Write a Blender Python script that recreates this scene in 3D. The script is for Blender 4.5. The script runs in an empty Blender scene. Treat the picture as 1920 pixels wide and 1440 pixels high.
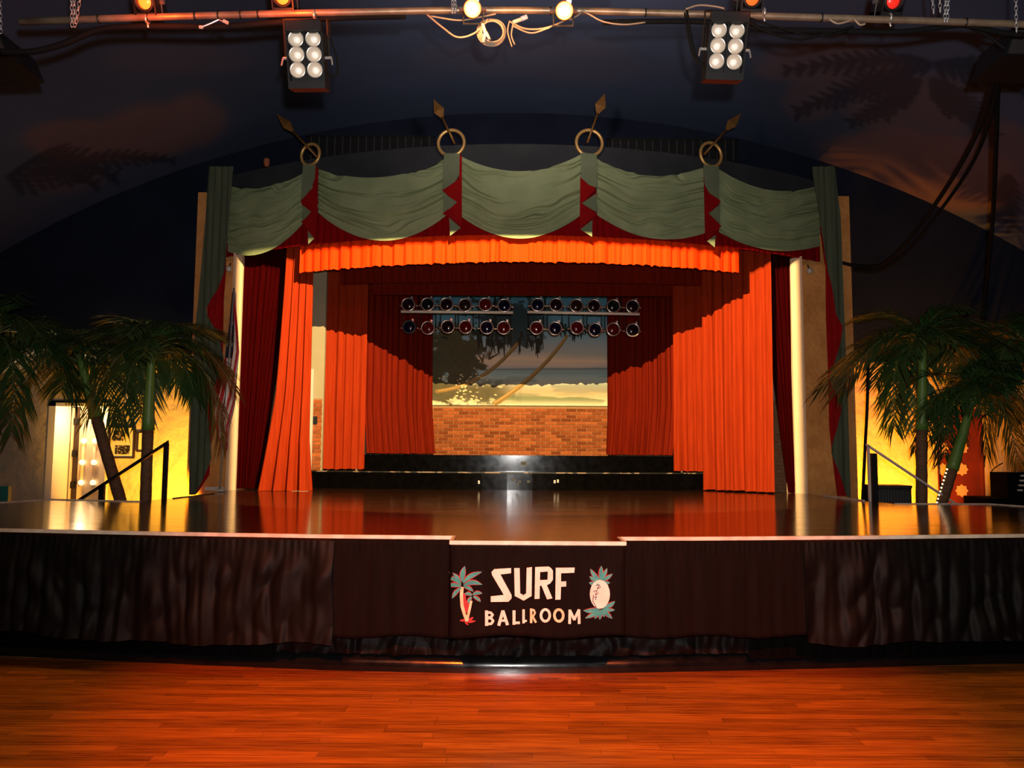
import bpy, math, random
import numpy as np
from mathutils import Vector, Matrix, noise
random.seed(7)
C = bpy.context.scene.collection
SC = bpy.context.scene
pi = math.pi
# ------------------------------------------------------------------ camera
F = 1500.0; PITCH = math.atan(128/1500.0); ROLL = 0.006
CAM = Vector((0, 0, 1.75))
fwd = Vector((0, math.cos(PITCH), math.sin(PITCH))); up0 = Vector((0, -math.sin(PITCH), math.cos(PITCH))); rt0 = Vector((1, 0, 0))
rt = rt0*math.cos(ROLL) + up0*math.sin(ROLL); up = up0*math.cos(ROLL) - rt0*math.sin(ROLL)
cd = bpy.data.cameras.new('camera'); cam = bpy.data.objects.new('camera', cd); C.objects.link(cam)
cd.sensor_width = 36; cd.lens = F/1920*36; cd.clip_end = 200
m = Matrix.Identity(4)
for i, v in enumerate((rt, up, -fwd)):
    for k in range(3): m[k][i] = v[k]
m.translation = CAM; cam.matrix_world = m
SC.camera = cam
# ------------------------------------------------------------------ world, exposure
w = bpy.data.worlds.new('world'); SC.world = w; w.use_nodes = True
w.node_tree.nodes['Background'].inputs[0].default_value = (.5, .55, .7, 1); w.node_tree.nodes['Background'].inputs[1].default_value = .004
SC.view_settings.view_transform = 'Standard'; SC.view_settings.look = 'None'
SC.view_settings.exposure = 0; SC.view_settings.gamma = 1; SC.view_settings.use_curve_mapping = False
# ------------------------------------------------------------------ lights
KEY = Vector((.1, 6.2, 6.45))
def spot(name, loc, target, power, col, size, blend, radius):
    d = bpy.data.lights.new(name, 'SPOT'); o = bpy.data.objects.new(name, d); C.objects.link(o)
    o.location = loc; o.rotation_euler = (Vector(target)-Vector(loc)).to_track_quat('-Z', 'Y').to_euler()
    d.energy = power; d.color = col; d.spot_size = math.radians(size); d.spot_blend = blend; d.shadow_soft_size = radius
    return o
spot('stage_key_beam', KEY, (.1, 14, 2.0), 9600, (1, .72, .30), 78, .12, .008)
# the photographer's flash, just above the camera
spot('camera_flash', (.12, -.15, 1.97), (.6, 9, 5.0), 1500, (1, .97, .93), 105, .9, .05)
# yellow uplights on the stucco either side
spot('left_wall_uplight', (-5.35, 12.75, .62), (-5.78, 14.2, 1.15), 620, (1, .47, .025), 98, .35, .05)
spot('right_wall_uplight', (6.2, 12.6, .62), (6.3, 14.2, 1.7), 900, (1, .31, .012), 112, .4, .05)
# red wash on the dance floor in front of the stage
for x in (-1.6, 1.8): spot('red_wash', (x, -3, 5.7), (x*.75, 6.5, -.05), 6800, (1, .115, .006), 23, 1, .08)
# added spot brightening the vault, as if spill from the hot lamps
spot('vault_fill', (.15, 6.6, 5.45), (.3, 11, 8.4), 750, (1, .80, .70), 78, 1, .15)
# the lit lamps on the pipe shine on it
for x, zz, pw, col in ((272, 14, 22, (1, .09, .004)), (530, 8, 30, (1, .09, .004)), (886, 22, 24, (1, .42, .14)), (1058, 26, 24, (1, .42, .14)), (1410, 8, 1.5, (1, .12, .01))):
    l_ = bpy.data.lights.new('pipe_lamp_glow', 'POINT'); o_ = bpy.data.objects.new('pipe_lamp_glow', l_); C.objects.link(o_); l_.energy = pw; l_.color = col; l_.shadow_soft_size = .03
    r_ = rt0*(x-960+ROLL*(zz-720)) + fwd*F - up0*(zz-720-ROLL*(x-960)); o_.location = CAM + r_*(5.9/r_.y)
d = bpy.data.lights.new('floor_fill', 'AREA'); o = bpy.data.objects.new('floor_fill', d); C.objects.link(o)
d.shape = 'RECTANGLE'; d.size = 8; d.size_y = 1.5; d.energy = 110; d.color = (1, .62, .22); d.spread = math.radians(100); o.location = (0, 3.6, 7.3)  # added area fill that brightens the dance floor from overhead
# added dim fill for the hall, high up behind the camera
d = bpy.data.lights.new('hall_fill', 'AREA'); o = bpy.data.objects.new('hall_fill', d); C.objects.link(o)
d.shape = 'RECTANGLE'; d.size = 9; d.size_y = 3; d.energy = 50; d.color = (1, .85, .7); o.location = (0, -3, 6.2); o.rotation_euler = (math.radians(38), 0, 0)

# ------------------------------------------------------------------ helpers
def ray(px, py):
    dx, dy = px-960, py-720
    ux, uy = dx+ROLL*dy, dy-ROLL*dx
    return rt0*ux + fwd*F - up0*uy
def P(px, py, Y):
    r = ray(px, py); return CAM + r*(Y/r.y)
def G(px, py, z):
    r = ray(px, py); return CAM + r*((z-CAM.z)/r.z)
XC = .11
def Yf(x): return 11.9 + .0606*(x-XC)**2
def PF(px, py, off=0):
    Y = 12.5
    for _ in range(12): p = P(px, py, Y); Y = Yf(p.x)+off
    return P(px, py, Y)

OFF = {}
class MB:
    def __init__(s): s.v = []; s.f = []
    def add(s, vs, fs):
        n = len(s.v); s.v += [tuple(a) for a in vs]; s.f += [tuple(i+n for i in f) for f in fs]; return s
    def box(s, x0, x1, y0, y1, z0, z1, M=None):
        vs = [Vector((x, y, z)) for x in (x0, x1) for y in (y0, y1) for z in (z0, z1)]
        if M: vs = [M @ v for v in vs]
        return s.add(vs, [(0, 1, 3, 2), (4, 6, 7, 5), (0, 4, 5, 1), (2, 3, 7, 6), (0, 2, 6, 4), (1, 5, 7, 3)])
    def tube(s, pts, r, n=8, cap=True):
        pts = [Vector(p) for p in pts]; rs = r if isinstance(r, (list, tuple)) else [r]*len(pts)
        vs = []; fs = []; ref = None
        for i, p in enumerate(pts):
            t = (pts[min(i+1, len(pts)-1)]-pts[max(i-1, 0)])
            if t.length < 1e-9: t = Vector((0, 0, 1))
            t.normalize()
            if ref is None: ref = Vector((0, 0, 1)) if abs(t.z) < .9 else Vector((1, 0, 0))
            a = t.cross(ref)
            if a.length < 1e-5: a = t.orthogonal()
            a.normalize(); b = t.cross(a); ref = -b if False else a.cross(t)
            for k in range(n):
                th = 2*pi*k/n; vs.append(p + (a*math.cos(th)+b*math.sin(th))*rs[i])
        for i in range(len(pts)-1):
            for k in range(n):
                fs.append((i*n+k, i*n+(k+1) % n, (i+1)*n+(k+1) % n, (i+1)*n+k))
        if cap: fs.append(tuple(range(n))[::-1]); fs.append(tuple((len(pts)-1)*n+k for k in range(n)))
        return s.add(vs, fs)
    def lathe(s, prof, n=20, M=None):       # profile (r, y): turned about the Y axis
        vs = []; fs = []
        for r, y in prof:
            for k in range(n):
                th = 2*pi*k/n; v = Vector((r*math.cos(th), y, r*math.sin(th))); vs.append(M @ v if M else v)
        for i in range(len(prof)-1):
            for k in range(n): fs.append((i*n+k, i*n+(k+1) % n, (i+1)*n+(k+1) % n, (i+1)*n+k))
        return s.add(vs, fs)
    def torus(s, c, R, r, ax='Y', n=32, k=8, M=None):
        vs = []; fs = []; c = Vector(c)
        for i in range(n):
            a = 2*pi*i/n
            for j in range(k):
                b = 2*pi*j/k; q = (R+r*math.cos(b)); p = (q*math.cos(a), r*math.sin(b), q*math.sin(a))
                if ax == 'Z': p = (p[0], p[2], p[1])
                if ax == 'X': p = (p[1], p[0], p[2])
                v = Vector(p)
                if M: v = M @ v
                vs.append(c+v)
        for i in range(n):
            for j in range(k): fs.append((i*k+j, ((i+1) % n)*k+j, ((i+1) % n)*k+(j+1) % k, i*k+(j+1) % k))
        return s.add(vs, fs)
    def prism(s, pts, d):                    # polygon pts (3D), thickened by vector d
        pts = [Vector(p) for p in pts]; d = Vector(d); n = len(pts)
        return s.add(pts+[p+d for p in pts], [tuple(range(n)), tuple(range(2*n-1, n-1, -1))]+[(i, i+n, (i+1) % n+n, (i+1) % n) for i in range(n)])
    def grid(s, fn, nu, nv):
        vs = [fn(i/nu, j/nv) for j in range(nv+1) for i in range(nu+1)]
        return s.add(vs, [(j*(nu+1)+i, j*(nu+1)+i+1, (j+1)*(nu+1)+i+1, (j+1)*(nu+1)+i) for j in range(nv) for i in range(nu)])
    def mesh(s, name, off=(0, 0, 0), smooth=False):
        me = bpy.data.meshes.new(name); ox, oy, oz = off
        me.from_pydata([(a-ox, b-oy, c-oz) for a, b, c in s.v], [], s.f)
        if smooth: me.polygons.foreach_set('use_smooth', [True]*len(me.polygons))
        me.update(); return me
    def build(s, name, mat, parent=None, smooth=False, angle=None, kind=None, label=None, cat=None, group=None, solid=None):
        off = OFF.get(parent.name, (0, 0, 0)) if parent else (0, 0, 0)
        me = s.mesh(name, off, smooth)
        if mat: me.materials.append(mat)
        o = bpy.data.objects.new(name, me); C.objects.link(o)
        if parent: o.parent = parent; OFF[o.name] = off
        if smooth and angle is not None:
            me.set_sharp_from_angle(angle=math.radians(angle))
        if solid:
            sm = o.modifiers.new('thickness', 'SOLIDIFY'); sm.thickness = solid; sm.offset = 0
        tag(o, label, cat, group, kind); return o
def tag(o, label=None, cat=None, group=None, kind=None):
    if label: o['label'] = label
    if cat: o['category'] = cat
    if group: o['group'] = group
    if kind: o['kind'] = kind
def thing(name, label, cat, loc, group=None):
    o = bpy.data.objects.new(name, None); C.objects.link(o); o.location = loc; o.empty_display_size = .1
    tag(o, label, cat, group); OFF[o.name] = tuple(loc); return o
def struct(name, mb, mat, smooth=False, angle=None, parent=None, label=None):
    return mb.build(name, mat, parent, smooth, angle, kind=None if parent else 'structure', label=label)
def copy_tree(o, parent=None):
    c = o.copy(); C.objects.link(c)
    if parent: c.parent = parent
    for ch in list(o.children): copy_tree(ch, c)
    return c

# ------------------------------------------------------------------ materials
def mat(name, col, rough=.6, metal=0, spec=.5, col2=None, nscale=6, stretch=(1, 1, 1), bump=0, bscale=40, emit=None, estr=0, coat=0, sheen=0, rnd=None, attr=None, dist=.01, contrast=(.35, .65), rough2=None):
    M = bpy.data.materials.new(name); M.use_nodes = True; nt = M.node_tree; b = nt.nodes['Principled BSDF']; N = nt.nodes.new; L = nt.links.new
    b.inputs['Base Color'].default_value = (*col, 1); b.inputs['Roughness'].default_value = rough; b.inputs['Metallic'].default_value = metal
    b.inputs['Specular IOR Level'].default_value = spec
    if coat: b.inputs['Coat Weight'].default_value = coat; b.inputs['Coat Roughness'].default_value = .12
    if sheen: b.inputs['Sheen Weight'].default_value = sheen; b.inputs['Sheen Roughness'].default_value = .4; b.inputs['Sheen Tint'].default_value = (*col, 1)
    if emit: b.inputs['Emission Color'].default_value = (*emit, 1); b.inputs['Emission Strength'].default_value = estr
    geo = N('ShaderNodeNewGeometry'); mp = N('ShaderNodeMapping'); L(geo.outputs['Position'], mp.inputs['Vector']); mp.inputs['Scale'].default_value = stretch
    src = None
    if col2:
        n = N('ShaderNodeTexNoise'); n.inputs['Scale'].default_value = nscale; n.inputs['Detail'].default_value = 6; L(mp.outputs[0], n.inputs['Vector'])
        r = N('ShaderNodeValToRGB'); r.color_ramp.elements[0].position, r.color_ramp.elements[1].position = contrast
        r.color_ramp.elements[0].color = (*col, 1); r.color_ramp.elements[1].color = (*col2, 1); L(n.outputs['Fac'], r.inputs[0]); src = r.outputs[0]
        if rough2 is not None:
            mr = N('ShaderNodeMapRange'); mr.inputs['To Min'].default_value = rough; mr.inputs['To Max'].default_value = rough2; mr.inputs['From Min'].default_value = .3; mr.inputs['From Max'].default_value = .7
            L(n.outputs['Fac'], mr.inputs['Value']); L(mr.outputs[0], b.inputs['Roughness'])
    if attr:
        a = N('ShaderNodeAttribute'); a.attribute_name = attr; src = a.outputs['Color']
    if rnd:
        oi = N('ShaderNodeObjectInfo'); mx = N('ShaderNodeMix'); mx.data_type = 'RGBA'; mx.blend_type = 'MULTIPLY'; mx.inputs['Factor'].default_value = 1
        r2 = N('ShaderNodeValToRGB'); r2.color_ramp.elements[0].color = (*rnd[0], 1); r2.color_ramp.elements[1].color = (*rnd[1], 1); L(oi.outputs['Random'], r2.inputs[0])
        if src: L(src, mx.inputs['A'])
        else: mx.inputs['A'].default_value = (*col, 1)
        L(r2.outputs[0], mx.inputs['B']); src = mx.outputs['Result']
    if src: L(src, b.inputs['Base Color'])
    if bump:
        n2 = N('ShaderNodeTexNoise'); n2.inputs['Scale'].default_value = bscale; n2.inputs['Detail'].default_value = 5; L(mp.outputs[0], n2.inputs['Vector'])
        bp = N('ShaderNodeBump'); bp.inputs['Strength'].default_value = bump; bp.inputs['Distance'].default_value = dist; L(n2.outputs['Fac'], bp.inputs['Height']); L(bp.outputs[0], b.inputs['Normal'])
    return M
m_plank = mat('dance_floor_wood', (.56, .17, .016), .24, col2=(.30, .075, .008), nscale=2.2, stretch=(1.2, 22, 1), rnd=((.62, .58, .5), (1.12, 1.05, 1)), coat=.25, bump=.05, bscale=3)
m_floorbase = mat('floor_gap', (.05, .018, .006), .4, col2=(.16, .05, .01), nscale=2.2, stretch=(1.2, 18, 1))
m_deck = mat('stage_deck_varnish', (.012, .004, .002), .10, col2=(.025, .008, .003), nscale=3, stretch=(.5, 7, 1), rough2=.17, bump=.015, bscale=5, spec=.5)
m_trim = mat('cream_edge_paint', (.75, .62, .5), .5, col2=(.55, .42, .32), nscale=9)
m_blackgloss = mat('black_gloss', (.004, .004, .0045), .12, col2=(.006, .006, .006), nscale=7, rough2=.2, bump=.03, bscale=9, spec=.5)
m_riser = mat('riser_black_paint', (.0012, .001, .001), .10, col2=(.002, .0016, .0015), nscale=9, rough2=.14, bump=.015, bscale=9, spec=.22)
m_edgewear = mat('worn_edge', (.20, .13, .09), .5, col2=(.004, .003, .003), nscale=7, contrast=(.42, .47))
m_satin = mat('black_satin', (.0026, .0022, .0022), .58, col2=(.0045, .0033, .003), nscale=3, bump=.05, bscale=25, spec=0.12)
m_blackcloth = mat('black_pleated_cloth', (.0022, .002, .002), .9, spec=0.03)
m_banner = mat('banner_cloth', (.0048, .0028, .0024), .8, col2=(.0068, .0036, .003), nscale=2.5, stretch=(6, 6, 1), spec=0.05)
m_letter = mat('cream_applique', (.78, .66, .58), .75, col2=(.68, .55, .47), nscale=9)
m_teal = mat('teal_applique', (.02, .19, .19), .75, col2=(.05, .30, .28), nscale=22)
m_redapp = mat('red_applique', (.32, .02, .02), .75)
m_peach = mat('peach_applique', (.72, .40, .2), .75, col2=(.8, .58, .4), nscale=14)
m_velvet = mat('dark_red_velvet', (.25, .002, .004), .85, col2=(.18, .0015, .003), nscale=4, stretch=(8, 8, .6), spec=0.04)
m_velvet_side = mat('shaded_side_velvet', (.028, .0002, .0003), .9, col2=(.020, .0001, .0002), nscale=4, stretch=(8, 8, .6), spec=0.02)  # much darker copy of the header velvet, shade of the side legs painted in
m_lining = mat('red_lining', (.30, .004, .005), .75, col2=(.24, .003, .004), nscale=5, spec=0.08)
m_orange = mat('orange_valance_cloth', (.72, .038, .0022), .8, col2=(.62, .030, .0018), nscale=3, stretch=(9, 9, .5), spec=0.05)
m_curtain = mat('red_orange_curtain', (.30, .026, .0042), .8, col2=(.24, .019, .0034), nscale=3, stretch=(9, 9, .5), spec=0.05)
m_curtain_shade = mat('shaded_inner_curtain', (.15, .009, .002), .8, col2=(.115, .0065, .0016), nscale=3, stretch=(9, 9, .5), spec=0.04)  # darker copy of the curtain red, shade of the inner stage painted in
m_swag = mat('sage_green_cloth', (.29, .335, .18), .7, col2=(.24, .285, .15), nscale=3, spec=0.1)
m_green = mat('deep_green_cloth', (.080, .092, .058), .75, col2=(.062, .074, .048), nscale=3, stretch=(8, 8, .6), spec=0.1)
m_tail = mat('tail_green_cloth', (.17, .20, .12), .75, col2=(.14, .17, .10), nscale=3, spec=0.1)
m_gold = mat('gold_paint', (.72, .42, .14), .38, metal=.55)
m_bronze = mat('bronze_paint', (.26, .12, .03), .45, metal=.5, col2=(.20, .09, .02), nscale=9)
m_fascia = mat('charcoal_fascia', (.040, .042, .045), .8, col2=(.03, .032, .036), nscale=2, spec=0.05)
m_navy = mat('navy_wall_paint', (.009, .012, .023), .8, col2=(.012, .016, .030), nscale=1.2, spec=0.04)
m_vault = mat('painted_night_sky', (.02, .02, .03), .85, attr='Paint', spec=0.04)
m_stucco = mat('cream_stucco', (.62, .50, .33), .8, col2=(.54, .42, .27), nscale=2, bump=1.0, bscale=5, dist=.05, spec=0.2)
m_stucco_p = mat('tan_stucco', (.52, .21, .06), .8, col2=(.64, .28, .085), nscale=4, bump=1.0, bscale=13, dist=.03, spec=0.1)
m_white = mat('white_gloss_paint', (.56, .50, .44), .45, col2=(.50, .44, .38), nscale=2)
m_reveal = mat('cream_gloss_jamb', (.85, .76, .62), .5)
m_beige = mat('beige_plaster', (.36, .30, .20), .8, col2=(.32, .27, .18), nscale=2, spec=0.15)
m_jamb = mat('proscenium_white', (.86, .60, .41), .5, col2=(.82, .565, .385), nscale=2)
m_mortar = mat('mortar', (.36, .20, .10), .9, col2=(.31, .165, .08), nscale=20, spec=0.1)
m_brick = mat('brick', (.40, .105, .030), .85, col2=(.32, .077, .022), nscale=30, rnd=((.45, .4, .38), (1.1, 1.1, 1.1)), spec=0.1)
m_brick_s = mat('side_brick', (.30, .14, .06), .85, col2=(.22, .08, .03), nscale=14)
m_mural = mat('mural_paint', (.3, .3, .3), .55, attr='Paint', spec=0.1)
m_black = mat('black_metal', (.005, .005, .0055), .5, spec=.3)
m_matte = mat('matte_black', (.003, .003, .003), .9, spec=.04)
m_charcoal = mat('charcoal_metal', (.03, .027, .026), .5, col2=(.022, .02, .02), nscale=12)
m_chrome = mat('polished_rim', (.62, .50, .46), .25, metal=.9)
m_steel = mat('steel_pipe', (.42, .30, .20), .42, metal=.6, col2=(.26, .18, .12), nscale=8)
m_zinc = mat('zinc_chain', (.55, .55, .55), .35, metal=.7)
m_cream_bar = mat('cream_bar', (.85, .75, .62), .5)
m_cable = mat('black_cable', (.005, .005, .005), .8, spec=.15)
m_cable_t = mat('tan_cable', (.34, .24, .16), .5)
m_bulbrefl = mat('lamp_reflector', (.62, .54, .46), .3, metal=.5, emit=(1, .82, .66), estr=.03)  # faint emission stands in for flash glare in the reflector bowls
m_bulb = mat('lamp_bulb', (.95, .9, .85), .3, emit=(1, .88, .74), estr=.35)  # emission stands in for the flash caught by the bulb
m_red_lens = mat('red_gel', (.10, .003, .003), .12)
m_blue_lens = mat('blue_gel', (.003, .003, .018), .12)
m_green_lens = mat('dark_green_gel', (.003, .008, .007), .12)
m_plum_lens = mat('plum_gel', (.012, .002, .006), .12)
m_amber_lens = mat('amber_gel', (.02, .009, .003), .12)
m_hot_r = mat('lit_red_orange_lens', (.5, .2, .05), .3, emit=(1, .085, .006), estr=5)
m_hot_w = mat('lit_hot_lens', (.6, .4, .2), .3, emit=(1, .40, .13), estr=7)
m_glow_rim = mat('painted_glow_rim', (.5, .12, .04), .4, emit=(1, .16, .02), estr=.9)  # rim emits to paint in the red glow around the hot lamps
m_dim_o = mat('dim_orange_lens', (.5, .1, .02), .3, emit=(1, .16, .02), estr=.9)
m_dim_r = mat('dim_red_lens', (.5, .03, .01), .3, emit=(1, .02, .015), estr=.7)
m_leaf = mat('palm_leaflet', (.018, .055, .012), .45, col2=(.04, .085, .02), nscale=3)
m_rachis = mat('palm_rachis', (.09, .11, .03), .5)
m_trunk = mat('palm_trunk_bark', (.17, .075, .03), .8, col2=(.09, .04, .018), nscale=8, stretch=(1, 1, 5), bump=.5, bscale=18)
m_shaft = mat('green_crownshaft', (.09, .19, .03), .45, col2=(.14, .22, .04), nscale=5)
m_star = mat('tan_star_panel', (.50, .33, .20), .7)
m_door = mat('oxblood_door', (.13, .016, .010), .5, col2=(.10, .012, .008), nscale=4)
m_rail = mat('pale_metal_rail', (.72, .62, .54), .4, metal=.3)
m_flag = mat('flag_cloth', (.5, .5, .5), .8, attr='Paint')
m_photo = mat('dark_photo_print', (.02, .018, .02), .4, col2=(.45, .36, .3), nscale=28, contrast=(.52, .6))
m_mat_card = mat('cream_mat', (.78, .66, .48), .7)
m_frame = mat('dark_wood_frame', (.035, .014, .008), .5)
m_tealp = mat('teal_vinyl', (.02, .16, .14), .5)
m_grille = mat('speaker_grille', (.05, .048, .045), .6)
m_warmbulb = mat('warm_bulb', (.9, .8, .6), .4, emit=(1, .80, .45), estr=1.5)
m_doorcream = mat('cream_door_panel', (.80, .60, .40), .4)
m_orangecap = mat('orange_cap', (.35, .09, .03), .6)

# ------------------------------------------------------------------ the room
floor = struct('floor', MB().box(-12, 12, -10, 14.2, -.3, -.014), m_floorbase)
unit = MB().box(-.5, .5, -.5, .5, -1, 0).mesh('plank'); unit.materials.append(m_plank)
y = 4.20; W = .080; rowi = 0; nplank = 0
while y < 6.86:
    half = y/F*960*1.0 + .25
    x = -half - random.uniform(0, .9)
    while x < half:
        ln = random.uniform(.7, 2.1)
        o = bpy.data.objects.new('plank', unit); C.objects.link(o); o.parent = floor
        o.location = (x+ln/2, y+W/2, random.uniform(-.0006, 0)); o.scale = (ln-.0025, W-.0022, .013); x += ln; nplank += 1
    y += W
print('planks', nplank)
# raised side platform behind the stage wings
struct('floor_platform', MB().box(-12, -5.3, 11.25, 14.2, 0, .5).box(5.55, 12, 11.25, 14.2, 0, .5), m_floorbase)
# barrel vault, painted
VR = 17.8; VZ = 7.95-17.8
def vault_hit(px, py):
    r = ray(px, py); a = r.x**2+r.z**2; ox, oz = CAM.x-XC, CAM.z-VZ
    b = 2*(r.x*ox+r.z*oz); c = ox*ox+oz*oz-VR*VR; t = (-b+math.sqrt(b*b-4*a*c))/(2*a); p = CAM+r*t
    return math.asin((p.x-XC)/VR)*VR, p.y
amax = math.asin(12/VR)
us = np.linspace(-amax, amax, 470); ys = np.concatenate([np.linspace(-10, 7, 18), np.linspace(7.05, 14.2, 170)])
U, Yv = np.meshgrid(us, ys)
S = U*VR
vx = XC+VR*np.sin(U); vz = VZ+VR*np.cos(U)
nu, nv = len(us), len(ys)
me = bpy.data.meshes.new('ceiling')
idx = np.arange(nu*nv).reshape(nv, nu)
faces = np.stack([idx[:-1, :-1], idx[1:, :-1], idx[1:, 1:], idx[:-1, 1:]], -1).reshape(-1, 4)
me.from_pydata(np.stack([vx, Yv, vz], -1).reshape(-1, 3).tolist(), [], faces.tolist())
def vnoise(X, Y, sc, seed, oct=4):
    rs = np.random.RandomState(seed); out = np.zeros_like(X); amp = 1; tot = 0
    for k in range(oct):
        g = rs.rand(97, 97); fx = X*sc*2**k+40*seed; fy = Y*sc*2**k+17*seed
        ix = np.floor(fx).astype(int); iy = np.floor(fy).astype(int); tx = fx-ix; ty = fy-iy; tx = tx*tx*(3-2*tx); ty = ty*ty*(3-2*ty)
        v = g[iy % 97, ix % 97]*(1-tx)*(1-ty)+g[iy % 97, (ix+1) % 97]*tx*(1-ty)+g[(iy+1) % 97, ix % 97]*(1-tx)*ty+g[(iy+1) % 97, (ix+1) % 97]*tx*ty
        out += amp*v; tot += amp; amp *= .5
    return out/tot
n1 = vnoise(S, Yv, .55, 3); n2 = vnoise(S*.5, Yv*1.3, 1.2, 5); n3 = vnoise(S, Yv, .25, 9)
def smooth(a, b, x): t = np.clip((x-a)/(b-a), 0, 1); return t*t*(3-2*t)
cloud = np.zeros_like(S)
def blob(px, py, rx, ry, k=1.0, soft=.35):
    global cloud
    s0, y0 = vault_hit(px, py); sx, yx = vault_hit(px+20, py); sy, yy_ = vault_hit(px, py+20)
    a, b, c, e = (sx-s0)/20, (sy-s0)/20, (yx-y0)/20, (yy_-y0)/20; det = a*e-b*c
    u_ = (e*(S-s0)-b*(Yv-y0))/det; v_ = (-c*(S-s0)+a*(Yv-y0))/det; d = (u_/rx)**2+(v_/ry)**2
    d = np.sqrt(d)+(n1-.5)*1.0
    cloud = np.maximum(cloud, k*(1-smooth(1-soft, 1+soft*.4, d)))
blob(300, 245, 120, 62); blob(180, 265, 130, 40, .9); blob(360, 230, 80, 60, 1.0); blob(120, 330, 80, 34, .4); blob(330, 110, 200, 40, .25)
blob(1640, 300, 130, 70, .95); blob(1780, 330, 130, 80, 1.0); blob(1560, 130, 130, 40, .65); blob(1880, 270, 70, 60, .7); blob(1520, 190, 60, 50, .6); blob(1000, 110, 260, 60, .25)
blob(1700, 210, 160, 60, .6)
navy = np.stack([.050+.016*n2, .066+.020*n2, .118+.030*n2], -1)*(.75+.5*n3)[..., None]
brown = np.stack([.120+.025*n2, .082+.016*n2, .10+.016*n2], -1)
col = navy*(1-cloud[..., None])+brown*cloud[..., None]
dark = np.zeros_like(S)
def stroke(a, b, wd):
    global dark
    (ax, ay), (bx, by) = a, b; L2 = (bx-ax)**2+(by-ay)**2+1e-9
    t = np.clip(((S-ax)*(bx-ax)+(Yv-ay)*(by-ay))/L2, 0, 1); dd = np.sqrt((S-ax-t*(bx-ax))**2+(Yv-ay-t*(by-ay))**2)
    dark = np.maximum(dark, 1-smooth(wd*(1-.75*t)*.6, wd*(1-.75*t)+.04, dd))
def painted_frond(p0, p1, p2, n=11, ln=60, wd=.07):
    rs = random.Random(int(p0[0]+p2[1]))
    prev = None
    for i in range(n+1):
        t = i/n; x = (1-t)**2*p0[0]+2*t*(1-t)*p1[0]+t*t*p2[0]; y_ = (1-t)**2*p0[1]+2*t*(1-t)*p1[1]+t*t*p2[1]
        q = vault_hit(x, y_)
        if prev: stroke(prev, q, .05)
        prev = q
        for sg in (-1, 1):
            dx, dy = p2[0]-p0[0], p2[1]-p0[1]; L = math.hypot(dx, dy); dx /= L; dy /= L
            l = ln*(.5+.5*math.sin(pi*min(1, t+.15)))*rs.uniform(.7, 1.1)
            stroke(q, vault_hit(x+dx*l*.6-sg*dy*l*.7, y_+dy*l*.6+sg*dx*l*.7+l*.2), wd)
for a in (((20, 330), (110, 255), (210, 330), 12, 46), ((30, 345), (120, 290), (175, 345), 10, 38), ((150, 300), (240, 285), (320, 300), 9, 26),
          ((1700, 140), (1620, 150), (1500, 205), 12, 44), ((1720, 150), (1680, 180), (1600, 225), 10, 40), ((1740, 120), (1640, 100), (1480, 130), 12, 40), ((1750, 150), (1800, 180), (1860, 250), 10, 44), ((1760, 120), (1850, 110), (1915, 160), 10, 44), ((1890, 330), (1870, 360), (1900, 420), 8, 40)):
    painted_frond(*a)
col = col*(1-.5*dark[..., None])
ca = me.color_attributes.new('Paint', 'FLOAT_COLOR', 'POINT')
ca.data.foreach_set('color', np.concatenate([col, np.ones_like(col[..., :1])], -1).reshape(-1).astype(np.float32))
me.materials.append(m_vault); me.polygons.foreach_set('use_smooth', [True]*len(me.polygons)); me.update()
ceil = bpy.data.objects.new('ceiling', me); C.objects.link(ceil); ceil['kind'] = 'structure'
# end wall (navy), arched, with the stage opening; above the stucco
def arch_z(x): return VZ+math.sqrt(VR*VR-(x-XC)**2)
YW = 14.2; ZS = 3.36; OL, OR, OT = -5.3, 5.55, 6.2
mb = MB()
for xa, xb, zb in ((-11.9, OL, ZS), (OL, OR, OT), (OR, 11.9, ZS)):
    n = 14; pts = [(xa, YW, zb)]+[(xa+(xb-xa)*i/n, YW, arch_z(xa+(xb-xa)*i/n)) for i in range(n+1)]+[(xb, YW, zb)]
    mb.prism(pts, (0, .2, 0))
struct('wall_far', mb, m_navy)
struct('wall_left', MB().box(-12.2, -11.9, -10, 14.3, 0, 3.6), m_stucco)
struct('wall_right', MB().box(12.1, 12.4, -10, 14.3, 0, 3.6), m_stucco)
mb = MB(); n = 20
mb.prism([(-12, -10, 0)]+[(-12+24*i/n, -10, arch_z(min(11.99, max(-11.8, -12+24*i/n)))) for i in range(n+1)]+[(12, -10, 0)], (0, -.2, 0)); struct('wall_rear', mb, m_navy)
# stucco walls either side of the stage, with door openings
dl0, dl1, dtop = P(101, 760, YW-.06).x, P(204, 760, YW-.06).x, P(150, 762, YW).z
dr0, dr1, dtr = P(1750, 767, YW).x, P(1838, 767, YW).x, P(1790, 766, YW).z
struct('wall_far_left', MB().box(-12, dl0, YW-.06, YW+.12, 0, ZS).box(dl1, OL+.35, YW-.06, YW+.12, 0, ZS).box(dl0, dl1, YW-.06, YW+.12, dtop, ZS), m_stucco)
struct('wall_far_right', MB().box(OR-.3, dr0, YW-.06, YW+.12, 0, ZS).box(dr1, 12.1, YW-.06, YW+.12, 0, ZS).box(dr0, dr1, YW-.06, YW+.12, dtr, ZS), m_stucco)
struct('trim_1', MB().box(-12, OL, YW-.12, YW+.1, ZS-.13, ZS+.02), m_stucco)
struct('trim_2', MB().box(OR, 12.1, YW-.12, YW+.1, ZS-.13, ZS+.02), m_stucco)

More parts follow.
